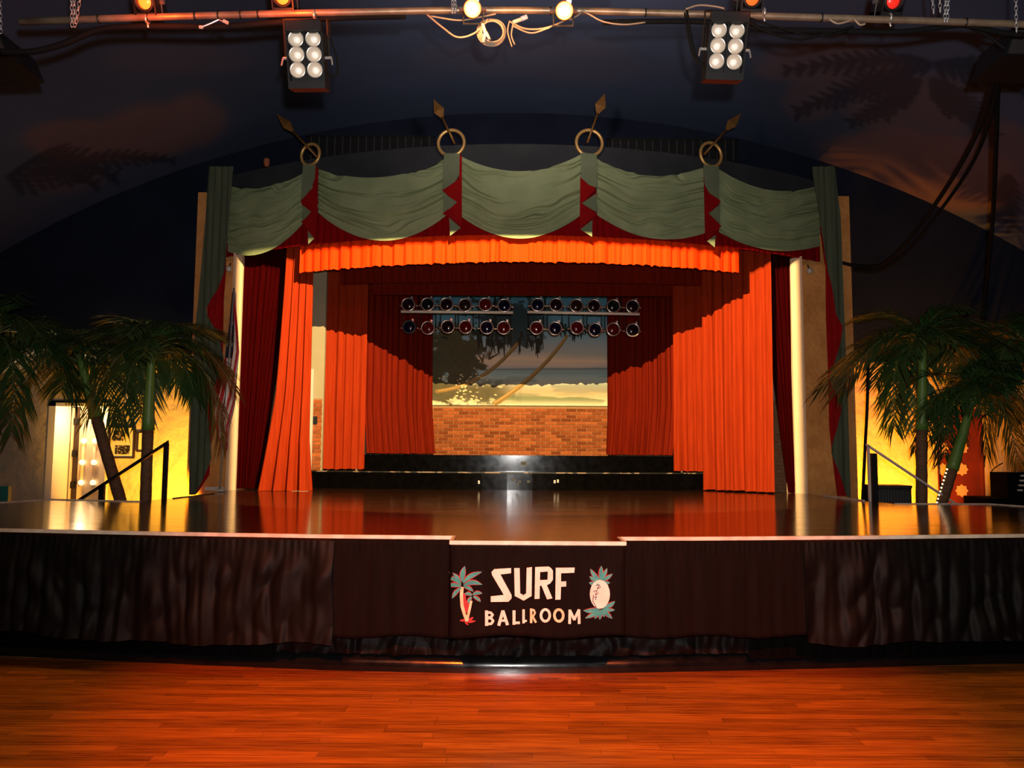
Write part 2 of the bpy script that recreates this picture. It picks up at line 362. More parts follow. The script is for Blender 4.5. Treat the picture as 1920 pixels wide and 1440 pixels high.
# ------------------------------------------------------------------ proscenium: pillars, curved fascia
ZD = 1.1; ZH0 = 4.90
pl_in, pl_out = P(430, 700, 13.15).x, P(362, 600, 13.15).x
pr_in, pr_out = P(1509, 700, 13.15).x, P(1599, 600, 13.15).x
struct('wall_proscenium_left', MB().box(pl_out, pl_in, 13.15, 14.3, 0, ZH0).box(pl_out, pl_out+.24, 13.15, 13.6, ZH0, 6.08).box(pl_out, pl_in, 13.6, 14.3, ZH0, 6.08), m_stucco_p)
struct('wall_proscenium_right', MB().box(pr_in, pr_out, 13.15, 14.3, 0, ZH0).box(pr_out-.24, pr_out, 13.15, 13.6, ZH0, 6.08).box(pr_in, pr_out, 13.6, 14.3, ZH0, 6.08), m_stucco_p)
xc_ = P(448, 700, 13.36).x; xr_ = P(1487, 700, 13.36).x
struct('trim_3', MB().prism([(pl_in, 13.15, ZD), (xc_, 13.36, ZD), (xc_, 13.8, ZD), (pl_in, 13.8, ZD)], (0, 0, 3.95)), m_jamb)
struct('baseboard_left', MB().box(pl_in-.32, pl_in-.01, 13.11, 13.15, ZD, ZD+.06), m_white)
struct('trim_4', MB().prism([(pr_in, 13.15, ZD), (xr_, 13.36, ZD), (xr_, 13.8, ZD), (pr_in, 13.8, ZD)], (0, 0, 3.95)), m_jamb)
ZH = PF(972, 440, -.05).z; ZL = PF(972, 453.5, .075).z; ZT = PF(972, 270).z
fx0, fx1 = -4.93, 5.27
def fasc(yo, za, zb, n=48):
    def fn(u, v): x = fx0+(fx1-fx0)*u; return (x, Yf(x)+yo, za+(zb-za)*v)
    return fn
mb = MB().grid(fasc(0, ZH+.3, ZT), 48, 1).grid(fasc(.05, ZH+.3, ZT), 48, 1)
mb.grid(lambda u, v: (fx0+(fx1-fx0)*u, Yf(fx0+(fx1-fx0)*u)+.05*v, ZT), 48, 1).grid(lambda u, v: (fx0+(fx1-fx0)*u, Yf(fx0+(fx1-fx0)*u)+.05*v, ZH+.3), 48, 1)
struct('wall_proscenium_top', mb, m_fascia, smooth=True, angle=40)
cpts = [(fx0+.1+(fx1-fx0-.2)*i/24, Yf(fx0+.1+(fx1-fx0-.2)*i/24)+.12, 6.2) for i in range(25)]
mb = MB().prism(cpts+[(fx1-.1, 16.98, 6.2), (fx0+.1, 16.98, 6.2)], (0, 0, .08))
struct('ceiling_stage', mb, m_black)
# stage house: back wall and splayed side walls
ZB = 2.72
struct('wall_stage_back', MB().box(-2.25, 2.45, 16.79, 16.99, 1.0, 6.1), m_beige)
sbl = [(-2.1, 16.85), (-4.85, 14.0)]; sbr = [(2.3, 16.85), (5.05, 14.0)]
def splay(a, b, z0, z1, t, off=0):
    a = Vector((*a, 0)); b = Vector((*b, 0)); d = (b-a).normalized(); n = Vector((d.y, -d.x, 0))
    if n.y > 0: n = -n
    a = a+n*off; b = b+n*off
    return MB().prism([a+Vector((0, 0, z0)), b+Vector((0, 0, z0)), b+Vector((0, 0, z1)), a+Vector((0, 0, z1))], -n*t)
wsl = struct('wall_stage_left', splay(*sbl, 1.0, 6.1, .15), m_beige)
wsr = struct('wall_stage_right', splay(*sbr, 1.0, 6.1, .15), m_beige)
wsl2 = struct('wall_stage_wing_left', MB().box(-5.0, -3.42, 14.5, 14.6, 1.101, 6.1).box(-5.0, -4.8, 13.7, 14.5, 1.101, 6.1), m_beige)
struct('wall_stage_wing_right', MB().box(5.02, 5.2, 13.7, 14.3, 1.0, 6.1), m_beige)
# bricks
brickwall = struct('wall_brick', MB().box(-2.05, 2.25, 16.74, 16.79, 1.1, ZB), m_mortar)
BL, BH = .214, .0686
bm_ = MB().box(-.5, .5, -.5, .5, -.5, .5).mesh('brick'); bm_.materials.append(m_brick)
nb = 0; z = 1.64; r = 0
while z+BH < ZB+.005:
    x = -1.86+(BL/2 if r % 2 else 0)
    while x < 2.06:
        o = bpy.data.objects.new('brick', bm_); C.objects.link(o); o.parent = brickwall
        o.location = (x+BL/2, 16.735+random.uniform(-.003, .003), z+BH/2); o.scale = (BL-.012, .02, BH-.012); x += BL; nb += 1
    z += BH; r += 1
print('bricks', nb)
zl = P(590, 747, 14.5).z; xl0, xl1 = P(586, 800, 14.48).x, -3.44
MB().box(xl0-.5, xl1, 14.488, 14.50, 1.1, zl).build('mortar_bed', m_mortar, wsl2)
z = 1.1; r = 0
while z+BH < zl+.01:
    x = xl1-BL*(.5 if r % 2 else 1)
    for k in range(3):
        xa_, xb_ = x-BL*k, x-BL*k+BL-.012
        if xb_ > xl1: xb_ = xl1
        o = bpy.data.objects.new('brick', bm_); C.objects.link(o); o.parent = wsl2; o.location = ((xa_+xb_)/2, 14.485, z+BH/2); o.scale = (xb_-xa_, .02, BH-.012)
    z += BH; r += 1
q = P(582, 800, 14.45); MB().box(q.x-.3, q.x+.04, 14.44, 14.49, 1.1, P(582, 692, 14.45).z).build('white_casing', m_white, wsl2)
q = P(591, 788, 14.46); MB().box(q.x-.035, q.x+.035, 14.455, 14.485, q.z-.07, q.z+.07).build('wall_switch', m_black, wsl2)
for wob, (a, b), t0, t1, zz in ((wsr, sbr, .80, 1.0, ZB),):
    a = Vector((*a, 0)); b = Vector((*b, 0)); d = b-a; L = d.length; d.normalize(); nn = Vector((d.y, -d.x, 0)); nn = -nn if nn.y > 0 else nn
    M = Matrix(((d.x, nn.x, 0, a.x), (d.y, nn.y, 0, a.y), (0, 0, 1, 0), (0, 0, 0, 1)))
    MB().box(t0*L, t1*L, 0, .012, 1.1, zz, M).build('mortar_bed', m_mortar, wob)
    mb = MB(); z = 1.1; r = 0
    while z+BH < zz:
        x = t0*L+(BL/2 if r % 2 else 0)
        while x+BL < t1*L: mb.box(x, x+BL-.012, .012, .02, z+.006, z+BH-.006, M); x += BL
        z += BH; r += 1
    mb.build('brick_facing', m_brick_s, wob, kind='stuff')

# ------------------------------------------------------------------ stage deck
front_px = [(852, 1005.5), (600, 1003), (300, 998), (0, 991.5)]
frontL = [G(a, b, ZD) for a, b in front_px]
frontR = [G(a, b, ZD) for a, b in ((1160, 1007.5), (1300, 1007.5), (1600, 1005.5), (1920, 1002))]
proj = [G(1160, 1016, ZD), G(852, 1015, ZD)]
yp = (proj[0].y+proj[1].y)/2
for p in proj: p.y = yp
edge = [Vector((-8.6, 8.2, ZD)), Vector((-6.2, 7.05, ZD))]+frontL[::-1]+[Vector((frontL[0].x, yp, ZD)), Vector((frontR[0].x, yp, ZD))]+frontR+[Vector((6.2, 7.0, ZD)), Vector((8.6, 8.1, ZD))]
wl = [G(262, 941, ZD), G(95, 937, ZD), G(0, 943, ZD)]; wr = [G(1678, 945, ZD), G(1855, 945.5, ZD), G(1920, 950, ZD)]
il = [G(325, 935, ZD), G(400, 926, ZD)]; ir = [G(1620, 940, ZD), G(1543, 930, ZD)]
back = [Vector((8.6, 9.4, ZD))]+wr[::-1]+[Vector((wr[0].x, ir[0].y, ZD))]+[ir[0], ir[1], Vector((pr_in-.0, 13.14, ZD)), Vector((xr_-.005, 13.37, ZD)), Vector((xr_-.005, 14.05, ZD)), Vector((2.25, 16.72, ZD)), Vector((-2.05, 16.72, ZD)), Vector((xc_+.005, 14.0, ZD)), Vector((xc_+.005, 13.37, ZD)), Vector((pl_in, 13.14, ZD)), il[1], il[0], Vector((wl[0].x, il[0].y, ZD))]+wl+[Vector((-8.6, 9.4, ZD))]
outline = edge+back
stage = thing('stage', 'wide varnished black stage with cream front edge facing the dance floor', 'stage', (XC, 10, 0))
MB().prism([p for p in outline], (0, 0, -.12)).build('deck', m_deck, stage)
mb = MB()
def rail_strip(mb, pts, w_, h0, h1, out=.012):
    for a, b in zip(pts[:-1], pts[1:]):
        d = (b-a); L = d.length
        if L < 1e-4: continue
        d.normalize(); n = Vector((d.y, -d.x, 0))
        M = Matrix(((d.x, n.x, 0, a.x), (d.y, n.y, 0, a.y), (0, 0, 1, a.z), (0, 0, 0, 1)))
        mb.box(-.004, L+.004, -w_, out, h0, h1, M)
rail_strip(mb, edge, .012, -.024, .004)
mb.build('edge_trim', m_trim, stage, label='cream painted front edge strip')
mb = MB(); rail_strip(mb, [wl[0], wl[1], wl[2]], .012, -.03, .012); mb.build('edge_trim', m_trim, stage, label='pale edge strip of the wing')
mb = MB(); rail_strip(mb, [wr[2], wr[1], wr[0]], .012, -.03, .012); rail_strip(mb, [ir[0], ir[1]], .012, -.02, .02); mb.build('edge_trim', m_trim, stage, label='pale edge strip of the wing')
mb = MB(); rail_strip(mb, [il[1], il[0]], .02, -.03, .012); mb.build('edge_trim', m_black, stage, label='black edge strip by the stairs')
# dark body under the deck, and the glossy kick base
def setback(pts, dy): return [Vector((p.x, p.y+dy, p.z)) for p in pts]
basepx = [(0, 1229), (180, 1238), (400, 1248), (620, 1257), (850, 1262), (960, 1263), (1160, 1262), (1400, 1257), (1650, 1251), (1920, 1243)]
base = [Vector((-8.6, 8.6, 0)), Vector((-6.2, 7.3, 0))]+[G(a, b, 0) for a, b in basepx]+[Vector((6.2, 7.2, 0)), Vector((8.6, 8.5, 0))]
def path_at(pts, x):
    for a, b in zip(pts[:-1], pts[1:]):
        if a.x <= x <= b.x and b.x-a.x > 1e-6: return a.y+(b.y-a.y)*(x-a.x)/(b.x-a.x)
    return pts[0].y if x < pts[0].x else pts[-1].y
main_edge = [p for p in edge if abs(p.y-yp) > 1e-4]
prof = [(.0, 0), (.0, .03), (.004, .06), (.02, .10), (.05, .125), (.09, .135), (.22, .137)]
def basefn(u, v):
    x = -8.4+16.8*u; k = v*(len(prof)-1); i = min(int(k), len(prof)-2); t = k-i
    return (x, path_at(base, x)+prof[i][0]*(1-t)+prof[i+1][0]*t, prof[i][1]*(1-t)+prof[i+1][1]*t)
MB().grid(basefn, 90, len(prof)-1).build('kick_base', m_blackgloss, stage, smooth=True, label='curved glossy black base')
MB().grid(lambda u, v: (-8.4+16.8*u, path_at(base, -8.4+16.8*u)+.2, .13+.87*v), 60, 1).build('front_panel', m_black, stage)

# ------------------------------------------------------------------ skirts
def pleat(s, lam, seed):
    q = s/lam; t = q+.75*noise.noise((q*.33, seed, 0))+.22*noise.noise((q*1.1, seed, 7))
    return (math.sin(2*pi*t)*.7+.3*math.sin(4*pi*t+1))*(.7+.8*noise.noise((q*.41, seed, 3)))+.3*noise.noise((q*2.3, seed, 5))+.7*noise.noise((q*.45, seed, 11))
def edge_y(x):
    if frontL[0].x < x < frontR[0].x: return yp
    return path_at(main_edge, x)
# crinkled satin at the sides
def side_skirt(x0, x1, seed, label):
    def fn(u, v):
        x = x0+(x1-x0)*u; z = ZD-.04-(.78-.06*noise.noise((x*1.7, seed, 3)))*v
        y = edge_y(x)-.028
        cr = noise.noise((x*3.2+v*.8, v*1.6, seed))*.10+noise.noise((x*7+v*2.2*noise.noise((x, seed, 1)), v*3.2, seed+9))*.045
        gather = pleat(x, .055, seed)*.010*max(0, 1-v*4)+pleat(x+.1*v*noise.noise((x*2, v, seed)), .16, seed)*.022*min(1, v*2)
        return (x+.03*v*noise.noise((x*4, v*2, seed+5)), y-abs(cr)*min(1, v*3)*.9-gather-.02*v-.015, z)
    o = MB().grid(fn, int((x1-x0)/.016), 40).build('stage_skirt', m_satin, None, smooth=True, label=label, cat='skirt'); return o
bx0, bx1 = P(612, 1100, 6.15).x, P(1533, 1100, 6.15).x
side_skirt(-5.6, bx0+.03, 2.3, 'crinkled black satin skirt hanging from the stage edge left of the lettered banner')
side_skirt(bx1-.03, 5.6, 7.7, 'crinkled black satin skirt hanging from the stage edge right of the lettered banner')
xa, xb = frontL[0].x, frontR[0].x
bpath = [Vector((bx0, edge_y(bx0), 0)), Vector((xa-.03, edge_y(xa-.05), 0)), Vector((xa, yp+.02, 0)), Vector((xa+.03, yp, 0)), Vector((xb-.03, yp, 0)), Vector((xb, yp+.02, 0)), Vector((xb+.03, edge_y(xb+.05), 0)), Vector((bx1, edge_y(bx1), 0))]
def banner_fold(x, v):
    inside = 1 if xa-.05 < x < xb+.05 else 0
    a = .006 if inside else .012
    g = pleat(x, .045, 4)*.015*max(0, 1-abs(v-.07)*11)
    return g+a*min(1, v*2.5)*pleat(x, .21, 12)
def banner_y(x, z):
    v = (ZD-.03-z)/.77; return path_at(bpath, x)-.03-banner_fold(x, v)
def bfn(u, v):
    x = bx0+(bx1-bx0)*u; zb = P(612+(1533-612)*u, 1192+3*math.sin(u*30), path_at(bpath, x)).z
    z = ZD-.03-(ZD-.03-zb)*v
    return (x, path_at(bpath, x)-.03-banner_fold(x, v), z)
banner = thing('stage_banner', 'dark brown cloth banner lettered SURF BALLROOM across the stage front', 'banner', (XC, yp, .4))
MB().grid(bfn, 340, 24).build('cloth', m_banner, banner, smooth=True, solid=.004)
def zp(X, Y_): return 780+X/4.364, 980+Y_/4.364
def bpt(X, Y_, off): p = P(*zp(X, Y_), yp-.03); return Vector((p.x, banner_y(p.x, p.z)-off, p.z))
def app(polys, name, mt, off=.007, parent=banner, label=None):
    mb = MB()
    for po in polys: mb.prism([bpt(a, b, off) for a, b in po], (0, -.003, 0))
    return mb.build(name, mt, parent, label=label)
def st(pts, w_):                                     # thick polyline -> quads
    out = []
    for (ax, ay), (bx, by) in zip(pts[:-1], pts[1:]):
        L = math.hypot(bx-ax, by-ay); nx, ny = -(by-ay)/L*w_/2, (bx-ax)/L*w_/2; ex, ey = (bx-ax)/L*w_*.18, (by-ay)/L*w_*.18
        out.append([(ax+nx-ex, ay+ny-ey), (bx+nx+ex, by+ny+ey), (bx-nx+ex, by-ny+ey), (ax-nx-ex, ay-ny-ey)])
    return out
def ell(cx, cy, rx, ry, n=18, a0=0, a1=2*pi): return [(cx+rx*math.cos(a0+(a1-a0)*i/n), cy+ry*math.sin(a0+(a1-a0)*i/n)) for i in range(n+1)]
app([[(640, 378), (778, 370), (778, 412), (690, 422)], [(640, 378), (690, 422), (622, 425), (618, 402)], [(622, 425), (690, 420), (782, 590), (720, 592)], [(720, 590), (782, 588), (782, 617), (757, 645)], [(612, 600), (722, 590), (757, 645), (612, 646)]], 'letter', m_letter)
app([[(803, 370), (848, 370), (852, 578), (808, 597)], [(808, 597), (852, 576), (880, 592), (880, 636)], [(880, 592), (902, 576), (946, 597), (880, 636)], [(905, 368), (948, 362), (946, 597), (901, 577)]], 'letter', m_letter)
app([[(975, 362), (1016, 360), (1010, 620), (970, 622)], [(1014, 360), (1088, 358), (1105, 372), (1080, 398), (1014, 402)], [(1080, 380), (1105, 370), (1120, 392), (1120, 465), (1098, 495), (1076, 468), (1078, 400)], [(1012, 468), (1078, 466), (1100, 494), (1066, 512), (1012, 514)], [(1026, 512), (1070, 508), (1116, 618), (1072, 626)]], 'letter', m_letter)
app([[(1143, 368), (1298, 366), (1294, 408), (1186, 412), (1186, 480), (1228, 478), (1228, 520), (1186, 522), (1182, 626), (1140, 630)]], 'letter', m_letter)
app(st([(578, 722), (578, 838)], 26)+st([(575, 732), (612, 734), (628, 752), (612, 772), (580, 774)], 20)+st([(580, 776), (616, 780), (632, 802), (616, 824), (576, 828)], 20), 'letter', m_letter)
app(st([(678, 836), (710, 722)], 25)+st([(712, 722), (748, 832)], 25)+st([(688, 800), (736, 800)], 18), 'letter', m_letter)
app(st([(802, 720), (802, 828)], 24)+st([(800, 818), (846, 816)], 20), 'letter', m_letter)
app(st([(880, 712), (880, 818)], 20)+st([(878, 810), (904, 800)], 16), 'letter', m_letter)
app(st([(942, 704), (942, 815)], 19)+st([(940, 712), (964, 712), (973, 735), (962, 758), (944, 762)], 15)+st([(952, 762), (980, 812)], 17), 'letter', m_peach)
app(st(ell(1058, 756, 36, 48), 21), 'letter', m_letter); app(st(ell(1168, 757, 36, 48), 21), 'letter', m_peach)
app(st([(1256, 822), (1258, 714)], 22)+st([(1258, 716), (1294, 790)], 22)+st([(1294, 790), (1332, 712)], 22)+st([(1332, 712), (1334, 822)], 22), 'letter', m_letter)
def leaf2(ax, ay, bx, by, w_, bend=0):
    L = math.hypot(bx-ax, by-ay); dx, dy = (bx-ax)/L, (by-ay)/L; nx, ny = -dy, dx; top = []; bot = []
    for i in range(7):
        t = i/6; wd = w_*math.sin(pi*min(.98, t*.9+.08))**.8; b = bend*math.sin(pi*t); x = ax+dx*L*t+nx*b; y_ = ay+dy*L*t+ny*b
        top.append((x+nx*wd/2, y_+ny*wd/2)); bot.append((x-nx*wd/2, y_-ny*wd/2))
    return top+bot[::-1]
def quads(leaf): n = len(leaf)//2; return [[leaf[i], leaf[i+1], leaf[-2-i], leaf[-1-i]] for i in range(n-1)]
def leaves(lst, extra=0): return [q for a in lst for q in quads(leaf2(a[0], a[1], a[2], a[3], a[4]+extra, a[5]))]
palm_l = [(370, 505, 238, 455, 42, 22), (370, 520, 245, 530, 40, 18), (372, 530, 295, 620, 36, 10), (380, 480, 400, 355, 52, -8), (385, 490, 538, 402, 46, -16), (390, 510, 542, 505, 46, -22), (390, 520, 470, 560, 34, -8), (365, 495, 300, 410, 34, 8), (460, 590, 398, 582, 34, 8), (465, 585, 542, 575, 34, -8), (470, 600, 530, 645, 30, -5), (455, 605, 425, 655, 30, 4)]
palm_l = [(a[0], a[1], a[2], a[3], a[4]*.74, a[5]) for a in palm_l]
app(leaves(palm_l, 13), 'palm_emblem_outline', m_redapp, .006)
em = app(leaves(palm_l), 'palm_emblem_leaves', m_teal, .010)
app(st([(378, 530), (372, 600), (378, 680), (396, 745), (418, 800)], 26), 'palm_emblem_trunk', m_peach, .009)
app(st([(452, 640), (438, 710), (420, 790)], 20), 'palm_emblem_trunk', m_peach, .009)
app(st([(395, 580), (400, 660), (412, 730)], 26)+st([(425, 640), (415, 720)], 26)+leaves([(360, 800, 420, 795, 20, 0), (420, 810, 470, 770, 26, 0), (425, 815, 490, 800, 16, 0), (400, 810, 430, 835, 16, 0)]), 'palm_emblem_shade', m_redapp, .0065)
pine_l = [(1505, 470, 1425, 378, 30, -8), (1510, 465, 1515, 352, 32, 0), (1512, 465, 1562, 372, 26, 4), (1515, 470, 1606, 418, 26, 6), (1500, 475, 1418, 440, 30, -6), (1498, 490, 1415, 490, 34, -10), (1520, 475, 1586, 490, 32, 10),
          (1500, 700, 1368, 718, 34, -10), (1500, 715, 1384, 780, 28, -6), (1505, 715, 1460, 784, 26, 0), (1512, 710, 1502, 792, 26, 0), (1520, 705, 1540, 770, 26, 0), (1530, 700, 1604, 782, 30, 6), (1530, 695, 1624, 712, 26, 8), (1540, 690, 1626, 642, 32, 8)]
for pl in (pine_l[:7], pine_l[7:]): app(leaves(pl, 12), 'pineapple_emblem_outline', m_redapp, .006); app(leaves(pl), 'pineapple_emblem_leaves', m_teal, .010)
app([[(1503+82*math.cos(a)-14*math.sin(a)*.0, 583+118*math.sin(a)) for a in [2*pi*i/20 for i in range(20)]]], 'pineapple_emblem_fruit', m_letter, .012)
app(st([(1470, 510), (1500, 505), (1480, 540), (1510, 520)], 5)+st([(1450, 560), (1480, 550), (1465, 590), (1490, 570)], 5)+st([(1450, 590), (1445, 640), (1475, 690)], 6)+st([(1455, 610), (1475, 600), (1465, 630)], 5), 'pineapple_emblem_lines', m_frame, .0165)
# lower skirts
def low_skirt(x0, x1, z1, lam, amp, mt, label, seed, crink=0, yo=.06):
    def fn(u, v):
        x = x0+(x1-x0)*u; y = edge_y(x) if not crink else path_at(main_edge, x)
        c = noise.noise((x*5, v*2, seed))*crink+noise.noise((x*13+v*3, v*5, seed))*crink*.5
        return (x, max(y, path_at(base, x)-.12)+yo-amp*pleat(x, lam, seed)-abs(c)*min(1, .3+v), .62-(.62-z1)*v)
    MB().grid(fn, int((x1-x0)/.014), 16).build('lower_skirt', mt, None, smooth=True, label=label, cat='skirt')
lx0, lx1 = P(495, 1200, 6.3).x, P(1425, 1200, 6.3).x
low_skirt(-5.6, lx0, .10, .10, .018, m_blackcloth, 'black pleated lower curtain under the left satin skirt', 3)
low_skirt(lx1, 5.6, .10, .12, .018, m_blackcloth, 'black pleated lower curtain under the right satin skirt', 5)
low_skirt(lx0-.02, lx1+.02, .145, .2, .02, m_satin, 'shiny crumpled lower skirt showing beneath the lettered banner', 8, crink=.09, yo=.10)

# ------------------------------------------------------------------ risers
def riser(name, x0, x1, y0, z0, z1, label, bow):
    t = thing(name, label, 'riser', ((x0+x1)/2, y0, z0))
    def yy(x): u = (x-x0)/(x1-x0)*2-1; return y0+bow*u*u
    pts = [Vector((x0+(x1-x0)*i/16, yy(x0+(x1-x0)*i/16), z1)) for i in range(17)]
    MB().prism(pts+[Vector((x1, 16.72, z1)), Vector((x0, 16.72, z1))], (0, 0, z0-z1)).build('platform', m_riser, t)
    mb = MB(); rail_strip(mb, pts, .03, -.018, .003, .006); mb.build('nosing', m_riser if bow == 0 else m_edgewear, t, label=None if bow == 0 else 'worn pale nosing strip')
    return t, yy
xr0, xr1 = P(575, 900, 13.95).x, P(1327, 900, 13.95).x
t1, yy1 = riser('stage_riser', xr0, xr1, 13.9, ZD, 1.405, 'wide lower black riser step with worn pale edge at back of stage', .35)
xu0, xu1 = P(684, 870, 14.8).x, P(1263, 870, 14.8).x
t2, yy2 = riser('stage_riser', xu0, xu1, 14.75, 1.405, 1.69, 'narrower upper black riser step below the brick wall', 0)
def outlet(t, px, py, Y, w_=.11, h=.07, mt=None):
    p = P(px, py, Y)
    f = MB().box(p.x-w_/2, p.x+w_/2, p.y-.012, p.y+.01, p.z-h/2, p.z+h/2).build('outlet_plate', mt or m_charcoal, t, label='outlet plate')
    MB().box(p.x-w_*.3, p.x-w_*.05, p.y-.016, p.y-.011, p.z-h*.3, p.z+h*.3).box(p.x+w_*.05, p.x+w_*.3, p.y-.016, p.y-.011, p.z-h*.3, p.z+h*.3).build('socket', m_black, f)
outlet(t2, 982, 869, 14.75)
for px, py in ((962, 899), (974, 903), (970, 908), (991, 903)): outlet(t1, px, py, 13.9, .05, .04)
for px, py in ((1040, 903), (1046, 902), (898, 904)): outlet(t1, px, py, 13.9, .03, .05, m_rail)

# ------------------------------------------------------------------ curtains
def curtain(name, label, pts, mt, lam=.14, amp=.035, seed=1, flare=0, nv=26, slant=None, cat='curtain', top_amp=.55, hem=.012, ends=None):
    # pts: list of (x, y, zbottom, ztop) along the run
    V = [Vector((p[0], p[1], 0)) for p in pts]; cum = [0]
    for a, b in zip(V[:-1], V[1:]): cum.append(cum[-1]+(b-a).length)
    L = cum[-1]
    def at(s):
        for i in range(len(V)-1):
            if s <= cum[i+1]+1e-9:
                t = (s-cum[i])/max(1e-9, cum[i+1]-cum[i]); d = (V[i+1]-V[i]).normalized()
                return V[i].lerp(V[i+1], t), d, pts[i][2]+(pts[i+1][2]-pts[i][2])*t, pts[i][3]+(pts[i+1][3]-pts[i][3])*t
    def fn(u, v):                     # v: 0 top, 1 bottom
        uu = u
        if slant: uu = slant(u, v)
        s = min(L, max(0, uu*L)); p, d, zb, zt = at(s); n = Vector((d.y, -d.x, 0))
        if n.y > 0: n = -n
        sp = u*L
        a = amp*(top_amp+(1-top_amp)*v+flare*max(0, v-.75)*4)
        k = pleat(sp+.05*noise.noise((sp*1.3, v*1.2, seed))*v, lam, seed)+.45*noise.noise((sp*2.3, v*.8, seed+3))
        z = zt+(zb-zt)*v+(hem*(1.6+pleat(sp, lam*.9, seed+2)) if v > .98 else 0)
        q = p+n*(a*(k+1))
        return (q.x, q.y, z)
    return MB().grid(fn, max(12, int(L/lam*10)), nv).build(name, mt, None, smooth=True, label=label, cat=cat)
def cp(px, Y, zb, zt): p = P(px, 848, Y); return (p.x, Y, zb, zt)
# left front pair
a = cp(447, 13.42, ZD+.004, 5.2); b = cp(560, 13.42, ZD+.004, 5.2)
curtain('stage_curtain', 'maroon velvet curtain in painted shade next to the white reveal at left of the stage', [a, b], m_velvet_side, .11, .03, 3, slant=lambda u, v: u*(.86-.46*v))
a = cp(522, 13.55, ZD+.004, 5.2); b = cp(578, 13.6, ZD+.004, 5.2)
La = a[0]; Wd = b[0]-a[0]
mb = MB()
def fnl(u, v):
    x0 = P(526-24*v**1.3-24*max(0, v-.6)**1.2*2, 848, 13.05).x; x1 = P(577+1*v+8*max(0, v-.8)*4, 848, 13.05).x
    x = x0+(x1-x0)*u; s = u*Wd*1.5
    return (x, 13.12-.075*(pleat(s, .19, 6)*(.5+.5*v)*(1+1.2*max(0, v-.75)*4)+1)*.8, 5.2+(ZD+.004-5.2)*v)
MB().grid(fnl, 90, 30).build('stage_curtain', m_curtain, None, smooth=True, label='bright orange red curtain leg flaring at its hem at left of the stage', cat='curtain')
# right front maroon
def fnr(u, v):
    x0 = P(1432+44*v**1.15, 848, 13.4).x; x1 = P(1489+1*v, 848, 13.45).x
    x = x0+(x1-x0)*u; s = u*.7
    return (x, 13.45-.04*(pleat(s, .11, 16)+1), 5.2+(ZD+.004-5.2)*v)
MB().grid(fnr, 60, 24).build('stage_curtain', m_velvet_side, None, smooth=True, label='maroon velvet curtain in painted shade tapering down beside the white reveal at right', cat='curtain')
# right run along the splayed wall, three widths with stepped hems
RZ1, RZ2 = 1.405, 1.69
q = [cp(1457, 13.2, 0, 0), cp(1326, 14.35, 0, 0), cp(1263, 14.95, 0, 0), cp(1232, 15.6, 0, 0), cp(1141, 16.35, 0, 0)]
curtain('stage_curtain', 'broad orange red curtain with deep pleats at right of the stage', [(q[0][0], q[0][1], ZD+.004, 5.5), (q[1][0]-.06, q[1][1]-.22, ZD+.004, 5.5)], m_curtain, .21, .10, 21)
curtain('stage_curtain', 'crimson curtain piece hanging to the lower riser at right', [(q[1][0]+.12, 14.36, RZ1+.004, 5.5), (q[2][0]-.02, 14.68, RZ1+.004, 5.5)], m_curtain, .19, .07, 23, flare=.5)
curtain('stage_curtain', 'crimson curtain in painted shade with rumpled hem beside the brick wall at right', [(q[2][0]+.12, 14.92, RZ2+.004, 5.5), (q[3][0], 15.7, RZ2+.004, 5.5), (q[4][0], 16.4, RZ2+.004, 5.5)], m_curtain_shade, .17, .07, 25, flare=1)
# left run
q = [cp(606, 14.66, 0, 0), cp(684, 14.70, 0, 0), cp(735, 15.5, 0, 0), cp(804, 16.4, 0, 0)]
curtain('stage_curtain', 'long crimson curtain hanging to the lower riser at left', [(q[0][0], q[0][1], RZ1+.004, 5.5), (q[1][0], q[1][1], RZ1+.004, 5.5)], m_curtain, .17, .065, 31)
curtain('stage_curtain', 'crimson curtain in painted shade with pinched hem beside the brick wall at left', [(q[1][0]-.10, 14.86, RZ2+.004, 5.5), (q[2][0], q[2][1], RZ2+.004, 5.5), (q[3][0], q[3][1]+.05, RZ2+.004, 5.5)], m_curtain_shade, .17, .07, 33, flare=1)
# valances
def valance(label, pxa, pxb, yoff, bot, mt, lam, amp, seed, ztop, mid=None):
    def fn(u, v):
        px = pxa+(pxb-pxa)*u; yy_ = bot(px); p = PF(px, yy_, yoff)
        z = ztop+(p.z+.012*pleat(p.x, lam*.8, seed+1)-ztop)*v
        return (p.x+.01*v*noise.noise((p.x*5, v, seed)), p.y-amp*(.6+.6*v)*(pleat(p.x, lam, seed)+.7*noise.noise((p.x*4, v*.5, seed))), z)
    return MB().grid(fn, 420, 8).build('valance', mt, None, smooth=True, label=label, cat='valance')
valance('bright orange pleated valance along the top of the stage opening', 562, 1386, .075, lambda px: 491+20*((px-974)/410)**2, m_orange, .17, .040, 41, 5.6)
def flat_val(label, pa, pb, Y, z0a, z0b, z1, mt, seed, bow=0):
    pa_, pb_ = P(pa, z0a, Y), P(pb, z0b, Y)
    def fn(u, v):
        x = pa_.x+(pb_.x-pa_.x)*u; k = (2*u-1)**2; zb = pa_.z+(pb_.z-pa_.z)*u
        return (x, Y+bow*k-.03*pleat(x, .14, seed)*(.6+.4*v), z1+(zb-z1)*v)
    return MB().grid(fn, 300, 6).build('valance', mt, None, smooth=True, label=label, cat='valance')
flat_val('second valance in painted shade behind the orange one', 634, 1322, 13.55, 527, 530, 5.7, m_curtain_shade, 43, .25)
flat_val('third valance in painted shade above the rows of stage lights', 700, 1262, 14.3, 553, 556, 5.8, m_curtain_shade, 45, 0)
